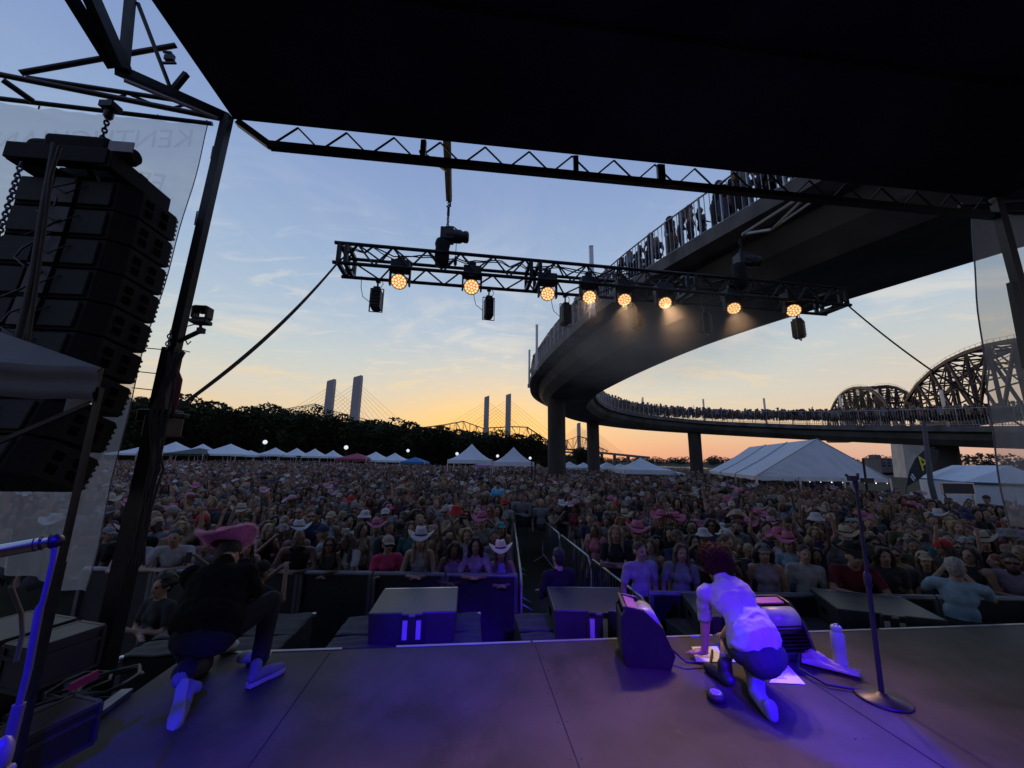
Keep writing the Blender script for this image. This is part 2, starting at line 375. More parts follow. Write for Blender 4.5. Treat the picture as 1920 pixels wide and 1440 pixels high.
# ================================================================== bridges
pyl = mat('pale_concrete_pylon', (.30, .30, .31), .8, var=.1, scale=.05); rust = mat('rusty_steel', (.085, .048, .036), .7, .2, var=.35, scale=.4)
rustd = mat('dark_rusty_steel', (.04, .026, .022), .7, .2, var=.35, scale=.4)
br = thing('cable_stayed_bridge', 'distant cable stayed bridge with paired pale towers above the trees', 'bridge', (-190, 450, 0))
DECK = 20.
ends = []
towers = [(622, 715, 455, 14), (672, 708, 450, 15), (913, 745, 600, 9.5), (953.5, 741, 596, 10.5), (1085, 794, 900, 6.5), (1105, 797, 905, 4)]
cb = MB()
for i, (px, py, Y, wpx) in enumerate(towers):
    t = at(px, py, Y); wd = wpx * Y / 721
    m = MB(); m.box((t.x, t.y, t.z / 2 - 3), (wd, wd * .8, t.z + 4), taper=.94)
    m.hexa([(t.x - wd * .46, Y - wd * .37, t.z - .9), (t.x + wd * .46, Y - wd * .37, t.z - .9), (t.x + wd * .46, Y + wd * .37, t.z - .9), (t.x - wd * .46, Y + wd * .37, t.z - .9),
            (t.x - wd * .42, Y - wd * .3, t.z + .1), (t.x + wd * .46, Y - wd * .3, t.z + 2.6), (t.x + wd * .46, Y + wd * .3, t.z + 2.6), (t.x - wd * .42, Y + wd * .3, t.z + .1)])
    m.build('tower', pyl, br)
    if i % 2 == 0: n = 9
    k = Y / 450; cb = MB()
    for j in range(9):
        f = (j + 1) / 9
        for sgn in (-1, 1):
            e = Vector((t.x + sgn * 78 * k * f * (1.0 if i < 4 else .55), Y + sgn * 30 * f, DECK))
            cb.bar((t.x, Y, DECK + (t.z - DECK) * (.45 + .47 * f)), e, .20 * k)
    cb.build('stay_cable', pyl, br)
dk = MB(); dk.bar((-420, 380, DECK - 1), (30, 640, DECK - 1), 26, 2.5); dk.bar((30, 640, DECK - 1), (210, 960, DECK - 1), 26, 2.5); dk.build('deck', pyl, br)
# old truss bridge behind it
tb = thing('truss_bridge', 'distant red brown steel truss bridge peeking over the trees', 'bridge', (0, 700, 0))
m = MB()
def truss_run(m, pts, w=.9, pan=9.):
    for (a, b) in zip(pts[:-1], pts[1:]):
        (xa, ya, la, ha), (xb, yb, lb, hb) = a, b
        A = Vector((xa, ya, la)); B = Vector((xb, yb, lb)); At = Vector((xa, ya, ha)); Bt = Vector((xb, yb, hb))
        n = max(2, int((B - A).length / pan))
        for off in (Vector((0, -5, 0)), Vector((0, 5, 0))):
            m.bar(A + off, B + off, w); m.bar(At + off, Bt + off, w)
            for i in range(n):
                p0, p1 = A.lerp(B, i / n) + off, A.lerp(B, (i + 1) / n) + off; q0, q1 = At.lerp(Bt, i / n) + off, At.lerp(Bt, (i + 1) / n) + off
                m.bar(p0, q0, w * .6)
                m.bar(*((p0, q1) if i % 2 else (q0, p1)), w * .6)
def tp(px, lo, hi, Y): a = at(px, lo, Y); b = at(px, hi, Y); return (a.x, Y, a.z, b.z)
truss_run(m, [tp(515, 778, 772, 620), tp(545, 778, 766, 620), tp(592, 778, 758, 620), tp(622, 782, 770, 620), tp(760, 812, 806, 640), tp(830, 815, 797, 640), tp(868, 815, 790, 645), tp(905, 822, 803, 650), tp(960, 826, 800, 655), tp(988, 828, 801, 660), tp(1030, 838, 828, 680)])
truss_run(m, [tp(1030, 838, 828, 680), tp(1064, 842, 825, 800), tp(1085, 845, 818, 810), tp(1100, 845, 822, 815), tp(1122, 848, 838, 820), tp(1140, 850, 846, 830)])
m.build('truss', rust, tb)
ab = thing('approach_bridge', 'low concrete approach bridge crossing behind the ramp piers', 'bridge', (120, 700, 0))
m = MB(); a0 = at(1060, 842, 760); a1 = at(1215, 858, 600); m.bar(a0, a1, 10, 3.2); m.build('deck', CONC, ab)
for f in (.15, .35, .5, .65, .8, .95):
    p = a0.lerp(a1, f); q = MB(); q.box((p.x, p.y, p.z / 2 - 3), (3.2, 8, p.z + 4)); q.build('pier', CONC, ab)

# railway truss bridge on the right
def truss_span(root, P0, P1, deck, H, width, n, m_):
    P0 = Vector(P0); P1 = Vector(P1); d = (P1 - P0); d.z = 0; side = Vector((d.y, -d.x, 0)).normalized() * width / 2
    prof = lambda f: H * (1 - abs(2 * f - 1) ** 2.1) ** .62 if 0 < f < 1 else 0
    br_ = MB()
    for sgn in (-1, 1):
        m = MB(); k = MB(); L = [P0.lerp(P1, i / n) + side * sgn + Vector((0, 0, deck)) for i in range(n + 1)]
        T = [L[i] + Vector((0, 0, prof(i / n))) for i in range(n + 1)]
        m.bar(L[0], L[-1], .75, 1.0)
        for i in range(n):
            k.bar(T[i], T[i + 1], .6, .8)
            if i: m.bar(L[i], T[i], .42, .5)
            if 0 < i < n - 1:
                if i < n / 2: m.bar(T[i], L[i + 1], .45, .55)
                else: m.bar(L[i], T[i + 1], .45, .55)
                mid = (L[i] + T[i]) / 2; mid2 = (L[i + 1] + T[i + 1]) / 2
                m.bar(mid, mid2, .22); m.bar(*((mid, T[i + 1]) if i % 2 else (T[i], mid2)), .22)
        k.build('top_chord', rust, root); m.build('truss_web', m_, root)
    for i in range(1, n):
        a = P0.lerp(P1, i / n) + Vector((0, 0, deck)); h = prof(i / n)
        br_.bar(a + side + Vector((0, 0, h)), a - side + Vector((0, 0, h)), .4); br_.bar(a + side + Vector((0, 0, h * .72)), a - side + Vector((0, 0, h * .72)), .35)
        br_.bar(a + side + Vector((0, 0, h)), a - side + Vector((0, 0, h * .72)), .16); br_.bar(a - side + Vector((0, 0, h)), a + side + Vector((0, 0, h * .72)), .16)
        if i < n - 1:
            b = P0.lerp(P1, (i + 1) / n) + Vector((0, 0, deck)); h2 = prof((i + 1) / n)
            br_.bar(a + side + Vector((0, 0, h)), b - side + Vector((0, 0, h2)), .25); br_.bar(a - side + Vector((0, 0, h)), b + side + Vector((0, 0, h2)), .25)
            mm = (a + b) / 2 + Vector((0, 0, (h + h2) / 2)); br_.bar(mm + side, mm - side, .22)
            for s_ in (-1, 1):
                br_.bar(a + side * s_ + Vector((0, 0, h * .5)), b + side * s_ + Vector((0, 0, h2 * .5)), .3); br_.bar(a + side * s_ + Vector((0, 0, h)), (a + b) / 2 + side * s_ + Vector((0, 0, h * .5)), .22); br_.bar(b + side * s_ + Vector((0, 0, h2)), (a + b) / 2 + side * s_ + Vector((0, 0, h * .5)), .22)
    br_.build('sway_bracing', rustd, root)
    dkk = MB(); dkk.bar(P0 + Vector((0, 0, deck - .4)), P1 + Vector((0, 0, deck - .4)), width, .8); dkk.build('deck', rustd, root)
    rl = MB()
    for sgn in (-1, 1):
        for hh in (.6, 1.15): rl.bar(P0 + side * sgn * .92 + Vector((0, 0, deck + hh)), P1 + side * sgn * .92 + Vector((0, 0, deck + hh)), .1)
        for i in range(40):
            a = P0.lerp(P1, i / 39) + side * sgn * .92 + Vector((0, 0, deck)); rl.bar(a, a + Vector((0, 0, 1.2)), .1)
        wk = [P0.lerp(P1, i / n) + side * sgn + Vector((0, 0, deck + prof(i / n))) for i in range(1, n)]
        for i in range(len(wk) - 1):
            for q in range(4):
                a = wk[i].lerp(wk[i + 1], q / 4); rl.bar(a, a + Vector((0, 0, 1.1)), .05)
            rl.bar(wk[i] + Vector((0, 0, 1.1)), wk[i + 1] + Vector((0, 0, 1.1)), .06)
    rl.build('railing', STEEL, root)
rb = thing('railway_truss_bridge', 'rusty camelback truss bridge on a tall stone pier beyond the ramp', 'bridge', (121, 115, -5))
P0 = Vector((122, 116, -.6)); dv = Vector((29, 62, 0))
truss_span(rb, P0 - dv * 1.08 + Vector((0, 0, 0)), P0, 14.2, 14.6, 7.5, 10, rustd)
truss_span(rb, P0, P0 + dv * 1.05, 14.2, 18.5, 7.5, 12, rustd)
stone = mat('limestone_blocks', (.42, .41, .38), .85, var=.2, scale=.4, bump=.3)
m = MB(); m.box(P0 + Vector((0, 0, 4)), (8.6, 11.5, 19), (dv.normalized()), Vector((-dv.y, dv.x, 0)).normalized(), taper=.86)
m.box(P0 + Vector((0, 0, 13.3)), (8.2, 11.0, .5), (dv.normalized()), Vector((-dv.y, dv.x, 0)).normalized()); m.build('stone_pier', stone, rb)
m = MB(); q = P0 + Vector((-3, -4, 21)); m.box(q, (3.2, .5, 1.8)); m.build('navigation_sign', rustd, rb)

# ================================================================== curved pedestrian ramp
ctrl = [(21, -14, 8.6), (14.5, -1, 8.55), (9.7, 8.7, 8.5), (7.35, 14, 8.5), (6.1, 18.5, 8.5), (5.0, 25, 8.45), (4.55, 31.5, 8.4), (5.6, 39, 8.3), (9.6, 47, 8.1), (16, 51.2, 7.7), (23.6, 50.3, 7.1), (30.2, 43, 6.1), (34.6, 32, 5.0), (38.4, 20, 4.1), (42, 8, 3.3)]
def spline(pts, per=8):
    pts = [Vector(p) for p in pts]; out = []
    for i in range(len(pts) - 1):
        p0 = pts[max(i - 1, 0)]; p1 = pts[i]; p2 = pts[i + 1]; p3 = pts[min(i + 2, len(pts) - 1)]
        for k in range(per):
            t = k / per; out.append(.5 * ((2 * p1) + (p2 - p0) * t + (2 * p0 - 5 * p1 + 4 * p2 - p3) * t * t + (3 * p1 - p0 - 3 * p2 + p3) * t ** 3))
    out.append(pts[-1]); return out
CL = spline(ctrl); NC = len(CL)
TAN = [(CL[min(i + 1, NC - 1)] - CL[max(i - 1, 0)]) for i in range(NC)]
LFT = [Vector((-t.y, t.x, 0)).normalized() for t in TAN]     # left of travel = outer side
rp = thing('curved_ramp', 'curving raised concrete ramp sweeping over the crowd, packed with people', 'bridge', (4.4, 31, 0))
HW = 3.05
def loft(sec, name, m_, smooth=False):
    mb = MB(); k = len(sec); vs = []
    for c, l in zip(CL, LFT):
        for (o, z) in sec: vs.append(c + l * o + Vector((0, 0, z)))
    fs = [(i * k + j, (i + 1) * k + j, (i + 1) * k + (j + 1) % k, i * k + (j + 1) % k) for i in range(NC - 1) for j in range(k)]
    mb.add(vs, fs, 0, smooth); return mb.build(name, m_, rp)
loft([(HW, .55), (HW, .95), (-HW, .95), (-HW, .55), (-HW + .45, .42), (HW - .45, .42)], 'deck_slab', CONC)
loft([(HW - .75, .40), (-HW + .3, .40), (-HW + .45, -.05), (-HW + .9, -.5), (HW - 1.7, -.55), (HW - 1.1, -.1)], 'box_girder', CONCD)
DT = .95
for sgn in (1, -1):
    rail = MB()
    e = [c + l * (sgn * (HW - .12)) + Vector((0, 0, DT)) for c, l in zip(CL, LFT)]
    for hh, r in ((1.30, .03), (.10, .02)): rail.tube([p + Vector((0, 0, hh)) for p in e], r, 6, mi=0)
    for i in range(NC - 1):
        d = (e[i + 1] - e[i]).length; n = max(1, int(d / .16))
        for k in range(n):
            p = e[i].lerp(e[i + 1], k / n)
            if k % 10 == 0: rail.bar(p, p + Vector((0, 0, 1.33)), .05)
            else: rail.bar(p + Vector((0, 0, .12)), p + Vector((0, 0, 1.30)), .016)
    rail.build('railing', STEEL, rp)
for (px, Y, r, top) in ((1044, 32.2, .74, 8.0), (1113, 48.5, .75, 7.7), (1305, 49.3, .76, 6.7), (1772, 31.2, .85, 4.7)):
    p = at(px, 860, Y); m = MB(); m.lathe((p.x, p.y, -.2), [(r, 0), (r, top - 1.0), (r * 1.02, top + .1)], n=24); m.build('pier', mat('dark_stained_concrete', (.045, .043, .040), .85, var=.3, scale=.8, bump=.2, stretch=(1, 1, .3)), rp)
# tall thin light masts on the railing
def ramp_pt(i, off, z=DT): return CL[i] + LFT[i] * off + Vector((0, 0, z))
def nearest(px, lo, hi, off):
    best = None
    for i in range(lo, hi):
        v = ramp_pt(i, off) - CAM; q = 960 + FPX * v.dot(RT) / v.dot(FW)
        if best is None or abs(q - px) < best[0]: best = (abs(q - px), i)
    return best[1]
mastm = mat('pale_mast', (.5, .52, .55), .4, .6, var=.1)
mast_spots = [(1109, 16, 45, 1, 3.0, 'tallest pale light mast, above the hanging truss'), (1007, 30, 56, 1, 3.0, 'pale light mast where the ramp turns, at its outer edge'), (991, 44, 58, 1, 3.0, 'pale light mast at leftmost point of the ramp'), (1204, 62, 100, 1, 3.5, 'pale light mast above the far bend of the ramp'),
              (1321, 66, 104, 1, 3.5, 'short pale mast above crowd on the middle of the far ramp'), (1450, 70, 110, 1, 3.5, 'short pale mast on the far ramp left of the rusty bridge'), (1595, 78, 110, 1, 3.5, 'pale mast in front of the smaller truss arch'), (1766, 84, 112, 1, 3.5, 'pale mast in front of the larger truss arch')]
for (px, lo, hi, sd, h, lb) in mast_spots:
    i = nearest(px, lo, min(hi, NC), sd * (HW + .06)); p = ramp_pt(i, sd * (HW + .06), .6)
    r = thing('light_mast', lb, 'light mast', p, 'light masts along the ramp')
    m = MB(); m.box(p + Vector((0, 0, h / 2 + .2)), (.17, .17, h)); m.build('pole', mastm, r)
    m = MB(); m.box(p + Vector((0, 0, h + .23)), (.18, .18, .06)); m.box(p + Vector((0, 0, .05)), (.28, .28, .3)); m.build('bracket', STEEL, r)
# ================================================================== people kit
def rot_to(d):
    return Vector(d).to_track_quat('Z', 'Y').to_matrix()
def cap_(p0, p1, r0, r1, slot): return ('cap', Vector(p0), Vector(p1), r0, r1, slot)
def ell(c, r, slot, rot=None): return ('ell', Vector(c), Vector(r), rot or Matrix.Identity(3), slot)
def grow(name, prims, voxel, paint=(), smooth=3, slots=None, keep=1.0, noise=0.0, nscale=18, only=None):
    """joins the primitives into one skin; every face takes the slot of the primitive it lies on"""
    mb = MB()
    for p in prims:
        if p[0] == 'cap':
            _, a, b, r0, r1, _s = p; d = b - a; L = max(d.length, 1e-4); n = 10
            prof = [(r0 * math.sin(k * math.pi / 8), -r0 * math.cos(k * math.pi / 8)) for k in range(5)] + [(r1 * math.cos(k * math.pi / 8), L + r1 * math.sin(k * math.pi / 8)) for k in range(5)]
            mb.lathe(a, prof, d if d.length > 1e-4 else Vector((0, 0, 1)), n)
        else:
            _, c, r, M, _s = p; n = 14; k = 8; vs = []
            for i in range(k + 1):
                for j in range(n):
                    q = Vector((math.sin(math.pi * i / k) * math.cos(2 * math.pi * j / n) * r.x, math.sin(math.pi * i / k) * math.sin(2 * math.pi * j / n) * r.y, math.cos(math.pi * i / k) * r.z))
                    vs.append(c + M @ q)
            mb.add(vs, [(i * n + j, (i + 1) * n + j, (i + 1) * n + (j + 1) % n, i * n + (j + 1) % n) for i in range(k) for j in range(n)])
    me = bpy.data.meshes.new(name); me.from_pydata(mb.v, [], mb.f); me.update()
    o = bpy.data.objects.new(name, me); col.objects.link(o)
    md = o.modifiers.new('r', 'REMESH'); md.mode = 'VOXEL'; md.voxel_size = voxel; md.use_smooth_shade = True
    if smooth:
        md = o.modifiers.new('s', 'SMOOTH'); md.iterations = smooth; md.factor = .5
    if noise:
        tx = bpy.data.textures.get('wrinkle%g' % nscale) or bpy.data.textures.new('wrinkle%g' % nscale, 'CLOUDS' if nscale > 14 else 'MUSGRAVE'); tx.noise_scale = 1 / nscale
        if nscale > 14: tx.noise_depth = 2
        else: tx.musgrave_type = 'RIDGED_MULTIFRACTAL'; tx.octaves = 2.0; tx.noise_intensity = .6
        md = o.modifiers.new('d', 'DISPLACE'); md.texture = tx; md.strength = noise; md.texture_coords = 'LOCAL'; md.mid_level = .5
    if keep < 1:
        md = o.modifiers.new('k', 'DECIMATE'); md.ratio = keep
    dg = bpy.context.evaluated_depsgraph_get(); out = bpy.data.meshes.new_from_object(o.evaluated_get(dg))
    bpy.data.objects.remove(o); bpy.data.meshes.remove(me); out.name = name
    n = len(out.polygons); c = np.empty(n * 3); out.polygons.foreach_get('center', c); c = c.reshape(-1, 3)
    best = np.full(n, 1e9); sl = np.zeros(n, int); names = slots
    for p in prims:
        if p[0] == 'cap':
            a = np.array(p[1]); b = np.array(p[2]); ab = b - a; t = np.clip(((c - a) @ ab) / max(ab @ ab, 1e-9), 0, 1)
            d = np.linalg.norm(c - a - t[:, None] * ab, axis=1) - (p[3] + (p[4] - p[3]) * t); s = p[5]
        else:
            q = (c - np.array(p[1])) @ np.array(p[3]); r = np.array(p[2]); d = (np.linalg.norm(q / r, axis=1) - 1) * r.min(); s = p[4]
        k = d < best; best[k] = d[k]; sl[k] = names.index(s)
    for (pc, pr, s) in paint:
        k = np.linalg.norm((c - np.array(pc)) / np.array(pr), axis=1) < 1; sl[k] = names.index(s)
    out.polygons.foreach_set('material_index', sl.astype(np.int32)); out.polygons.foreach_set('use_smooth', np.ones(n, bool)); out.update()
    for s in names: out.materials.append(PM[s])
    return out
def rnd_skin(name, tones, rough=.55):
    m = bpy.data.materials.new(name); m.use_nodes = True; n = m.node_tree.nodes; l = m.node_tree.links; b = n['Principled BSDF']; b.inputs['Roughness'].default_value = rough
    oi = n.new('ShaderNodeObjectInfo'); rp = n.new('ShaderNodeValToRGB'); e = rp.color_ramp.elements; rp.color_ramp.interpolation = 'CONSTANT'
    while len(e) < len(tones): e.new(.5)
    for i, (el, t) in enumerate(zip(e, tones)): el.position = i / len(tones); el.color = (*t, 1)
    l.new(oi.outputs['Random'], rp.inputs[0])
    t = n.new('ShaderNodeTexCoord'); nz = n.new('ShaderNodeTexNoise'); nz.inputs['Scale'].default_value = 14; l.new(t.outputs['Object'], nz.inputs[0])
    mx = n.new('ShaderNodeMapRange'); mx.inputs['To Min'].default_value = .82; mx.inputs['To Max'].default_value = 1.15; l.new(nz.outputs[0], mx.inputs[0])
    vm = n.new('ShaderNodeVectorMath'); vm.operation = 'SCALE'; l.new(rp.outputs[0], vm.inputs[0]); l.new(mx.outputs[0], vm.inputs['Scale']); l.new(vm.outputs[0], b.inputs['Base Color'])
    return m
SKINS = [(.29, .175, .125), (.34, .21, .155), (.25, .148, .105), (.31, .195, .145), (.20, .112, .074), (.32, .19, .142), (.09, .047, .033), (.27, .165, .118)]
SKINS = [tuple(x * .98 for x in s) for s in SKINS]
PM = {'skin': rnd_skin('skin', SKINS), 'lip': mat('lip', (.26, .09, .08), .5), 'dark': mat('dark_eye', (.015, .012, .012), .3),
      'shirt': mat('shirt_cloth', (1, 1, 1), .85, var=.25, scale=9, bump=1.0, objcol=True, spec=.2), 'pants': rnd_skin('trouser_cloth', [(.03, .035, .05), (.015, .015, .017), (.06, .08, .13), (.12, .1, .08), (.025, .025, .03)], .9),
      'hair': mat('hair', (1, 1, 1), .6, var=.45, scale=30, bump=.6, objcol=True, stretch=(3, 3, .5)), 'shoe': mat('dark_shoe', (.02, .02, .02), .6), 'hat': mat('hat_felt', (1, 1, 1), .85, var=.12, scale=10, objcol=True, spec=.15),
      'band': mat('hat_band', (.05, .03, .03), .7)}
BS = ['skin', 'shirt', 'pants', 'shoe', 'lip', 'dark']
def head_prims(H=Vector((0, 0, 1.585)), M=None):
    M = M or Matrix.Identity(3); P = lambda x, y, z: H + M @ Vector((x, y, z))
    return [ell(P(0, .01, .02), (.074, .092, .096), 'skin', M), ell(P(0, -.025, -.03), (.060, .066, .088), 'skin', M), ell(P(0, -.045, -.085), (.036, .036, .03), 'skin', M),
            cap_(P(0, -.084, .012), P(0, -.104, -.022), .011, .016, 'skin'), ell(P(.077, .012, -.01), (.012, .022, .034), 'skin', M), ell(P(-.077, .012, -.01), (.012, .022, .034), 'skin', M),
            cap_(P(-.036, -.078, .026), P(.036, -.078, .026), .012, .012, 'skin')]
def head_paint(H=Vector((0, 0, 1.585)), M=None):
    M = M or Matrix.Identity(3); P = lambda x, y, z: tuple(H + M @ Vector((x, y, z)))
    return [(P(.031, -.088, .006), (.017, .03, .010), 'dark'), (P(-.031, -.088, .006), (.017, .03, .010), 'dark'), (P(0, -.095, -.055), (.026, .03, .0095), 'lip')]
def hand_prims(w, d, side, curl=.5, slot='skin', spread=.010, up=None):
    """palm and five fingers at wrist w; d the direction of the fingers"""
    d = Vector(d).normalized(); up = Vector(up) if up is not None else Vector((0, 0, 1)); x = d.cross(up)
    x = (x.normalized() if x.length > .05 else Vector((1, 0, 0))); n = x.cross(d).normalized(); w = Vector(w)
    out = [cap_(w, w + d * .03, .026, .03, slot), cap_(w + d * .045 - x * .02, w + d * .075 - x * .022, .021, .018, slot), cap_(w + d * .045 + x * .02, w + d * .075 + x * .022, .021, .018, slot)]
    for i, L in enumerate((.066, .076, .071, .055)):
        b = w + d * .085 + x * ((i - 1.5) * .0205) * side; dd = (d + x * side * (i - 1.5) * spread * 8).normalized()
        k1 = b + dd * L * .5 - n * curl * L * .15; k2 = k1 + (dd - n * curl).normalized() * L * .55
        out += [cap_(b, k1, .0098, .0092, slot), cap_(k1, k2, .0092, .0078, slot)]
    t0 = w + d * .03 - x * side * .03; t1 = t0 + (d * .7 - x * side * .8).normalized() * .04; t2 = t1 + (d * .9 - x * side * .25 - n * curl * .3).normalized() * .034
    return out + [cap_(t0, t1, .0135, .0115, slot), cap_(t1, t2, .0115, .009, slot)]
def body_prims(fem=False, pose='down', lean=0.0, sleeve='tee', wide=1.0, hands=False):
    sw = (.165 if fem else .19) * wide; cw = (.135 if fem else .155) * wide; P = []
    ln = lambda p: Vector((p[0], p[1] - lean * max(0, p[2] - .95), p[2] - .25 * lean * max(0, p[2] - .95)))
    P += [ell(ln((0, .005, 1.30)), (cw, .098 * wide, .17), 'shirt'), ell(ln((0, 0, 1.10)), (cw * .92, .095 * wide, .15), 'shirt'), ell((0, .01, .96), (.165 * wide, .11 * wide, .13), 'pants')]
    if fem: P += [ell(ln((.055, -.062, 1.27)), (.062, .045, .062), 'shirt'), ell(ln((-.055, -.062, 1.27)), (.062, .045, .062), 'shirt')]
    P += [cap_(ln((-sw + .03, .01, 1.40)), ln((sw - .03, .01, 1.40)), .058, .058, 'shirt' if sleeve != 'tank' else 'skin'), cap_(ln((0, .01, 1.40)), ln((0, -.005, 1.52)), .056, .052, 'skin')]
    if sleeve == 'tank': P += [cap_(ln((x * .085, -.03, 1.44)), ln((x * .085, .04, 1.43)), .026, .03, 'shirt') for x in (-1, 1)]
    for sgn in (-1, 1):
        sh = ln((sgn * sw, .01, 1.395))
        if pose == 'down': el, wr = sh + Vector((sgn * .05, .03, -.28)), sh + Vector((sgn * .04, -.06, -.52))
        elif pose == 'rail': el, wr = sh + Vector((sgn * .08, -.13, -.22)), Vector((sgn * .07, sh.y - .30, 1.17))
        elif pose == 'cross': el, wr = sh + Vector((sgn * .05, -.04, -.26)), Vector((-sgn * .09, sh.y - .19, 1.16 + sgn * .02))
        elif pose == 'clasp': el, wr = sh + Vector((sgn * .07, -.06, -.26)), Vector((sgn * .035, sh.y - .26, 1.14))
        elif pose == 'phone': el, wr = sh + Vector((sgn * .06, -.16, -.14)), Vector((sgn * .06, sh.y - .34, 1.50))
        elif pose == 'raise': (el, wr) = ((sh + Vector((sgn * .10, -.05, .22)), sh + Vector((sgn * .06, -.08, .48))) if sgn > 0 else (sh + Vector((sgn * .05, .03, -.28)), sh + Vector((sgn * .04, -.06, -.52))))
        elif pose == 'both': el, wr = sh + Vector((sgn * .12, -.05, .20)), sh + Vector((sgn * .10, -.10, .45))
        mid = sh.lerp(el, .62)
        if sleeve == 'tank': P += [cap_(sh, el, .045 * wide, .037, 'skin')]
        else: P += [cap_(sh, mid, .058 * wide, .056, 'shirt'), cap_(mid, el, .043, .038, 'skin' if sleeve == 'tee' else 'shirt')]
        P += [cap_(el, wr, .037, .025, 'skin' if sleeve != 'long' else 'shirt')]
        dd = (wr - el).normalized()
        P += [cap_(wr, wr + dd * .06, .027, .032, 'skin'), cap_(wr + dd * .06 - Vector((.012, 0, 0)), wr + dd * .14 - Vector((.012, .01, .01)), .02, .012, 'skin'), cap_(wr + dd * .06 + Vector((.014, 0, 0)), wr + dd * .135 + Vector((.016, .01, -.01)), .02, .012, 'skin')]
        P += [cap_((sgn * .085, .01, .92), (sgn * .09, 0, .50), .088 * wide, .058, 'pants'), cap_((sgn * .09, 0, .50), (sgn * .095, .02, .09), .056, .042, 'pants'), cap_((sgn * .095, .03, .045), (sgn * .10, -.13, .035), .045, .038, 'shoe')]
    H = ln((0, -.01, 1.585)); return P, H
def hair_mesh(kind, H, voxel=.016):
    P = lambda x, y, z: H + Vector((x, y, z)); S_ = ['hair']
    q = [ell(P(0, .020, .045), (.083, .092, .082), 'hair'), ell(P(0, .055, -.005), (.074, .056, .085), 'hair')]
    if kind == 'long':
        for s in (-1, 1): q += [cap_(P(s * .072, .02, .03), P(s * .085, .0, -.13), .032, .034, 'hair'), cap_(P(s * .085, .0, -.13), P(s * .09, -.03, -.27), .034, .026, 'hair'), cap_(P(s * .05, -.045, .095), P(s * .078, -.02, .0), .024, .022, 'hair')]
        q += [cap_(P(0, .08, 0), P(0, .10, -.27), .075, .07, 'hair')]
    elif kind == 'wavy':
        for s in (-1, 1):
            for k in range(4): q += [ell(P(s * (.085 + .012 * (k % 2)), .0 + .01 * k, .02 - .055 * k), (.04, .05, .045), 'hair')]
            q += [cap_(P(s * .04, -.05, .10), P(s * .08, -.03, .01), .026, .026, 'hair')]
        q += [ell(P(0, .075, -.10), (.10, .06, .12), 'hair')]
    elif kind == 'bun': q += [ell(P(0, .06, .125), (.04, .04, .036), 'hair')]
    elif kind == 'pony': q += [cap_(P(0, .10, .05), P(0, .15, .01), .03, .034, 'hair'), cap_(P(0, .15, .01), P(.02, .14, -.18), .034, .016, 'hair')]
    elif kind == 'curly':
        r = random.Random(4)
        for k in range(34):
            a = r.uniform(0, 6.28); e = r.uniform(-.25, 1.4); d = Vector((math.cos(a) * math.cos(e) * .095, .03 + math.sin(a) * math.cos(e) * .095, .03 + math.sin(e) * .10))
            if d.y < -.03 and d.z < .07: continue
            q += [ell(H + d, (.034, .034, .034), 'hair')]
    elif kind == 'beard': q += [ell(P(0, -.045, -.095), (.062, .052, .055), 'hair'), cap_(P(-.06, -.01, -.05), P(.06, -.01, -.05), .022, .022, 'hair')]
    elif kind == 'beardonly': q = [ell(P(0, -.048, -.095), (.062, .052, .06), 'hair'), cap_(P(-.066, -.01, -.045), P(-.045, -.05, -.09), .02, .03, 'hair'), cap_(P(.066, -.01, -.045), P(.045, -.05, -.09), .02, .03, 'hair')]
    return grow('hair', q, voxel, slots=S_, smooth=2, noise=.02, nscale=40)
def cowboy_hat(H, m=('hat', 'band'), tilt=0.0, size=1.0, fuzz=0):
    mb = MB(); c = H + Vector((0, .012, .075)); T = Matrix.Rotation(tilt, 3, 'X')
    def brim(u, v):
        a = 2 * math.pi * u; r = (.088 + .105 * v) * size; x = math.cos(a) * r; y = math.sin(a) * r * 1.12; z = 2.2 / size * x * x * v - .012 * v - (.7 * y * y * v)
        return c + T @ Vector((x, y, z))
    mb.grid(brim, 28, 5)
    mb.grid(lambda u, v: brim(u, v) + T @ Vector((0, 0, .008)), 28, 5)
    def crown(u, v):
        a = 2 * math.pi * u; k = (1, 1, .97, .93, .86, .70, .35, .02)[int(round(v * 7))]; z = (0, .03, .06, .09, .115, .125, .112, .10)[int(round(v * 7))]
        x = math.cos(a) * .088 * k * size; y = math.sin(a) * .102 * k * size
        if v > .5: z -= .018 * max(0, 1 - abs(x) / .05) * (1 if v > .6 else .5)
        return c + T @ Vector((x * (1 - .12 * (v > .4) * (y < 0)), y, z * size))
    mb.grid(crown, 24, 7)
    def bnd(u, v):
        a = 2 * math.pi * u; return c + T @ Vector((math.cos(a) * .0905 * size, math.sin(a) * .1045 * size, .006 + .024 * v))
    mb.grid(bnd, 24, 1, mi=1)
    o = mb.build('hat', [PM[k] for k in m]); me = o.data; bpy.data.objects.remove(o); return me
def ball_cap(H, back=False):
    mb = MB(); c = H + Vector((0, .012, .05)); s = 1 if not back else -1
    mb.grid(lambda u, v: c + Vector((math.cos(2 * math.pi * u) * .089 * math.cos(v * 1.5), math.sin(2 * math.pi * u) * .106 * math.cos(v * 1.5), .092 * math.sin(v * 1.5))), 20, 6)
    mb.grid(lambda u, v: c + Vector(((u - .5) * .15 * (1 - .35 * v * v), -s * (.085 + .085 * v - .06 * abs(u - .5) ** 2 * 4 * .5), .012 - .022 * v - .05 * (u - .5) ** 2)), 8, 4)
    mb.sphere(c + Vector((0, 0, .092)), .009, 8)
    o = mb.build('hat', [PM['hat']]); me = o.data; bpy.data.objects.remove(o); return me
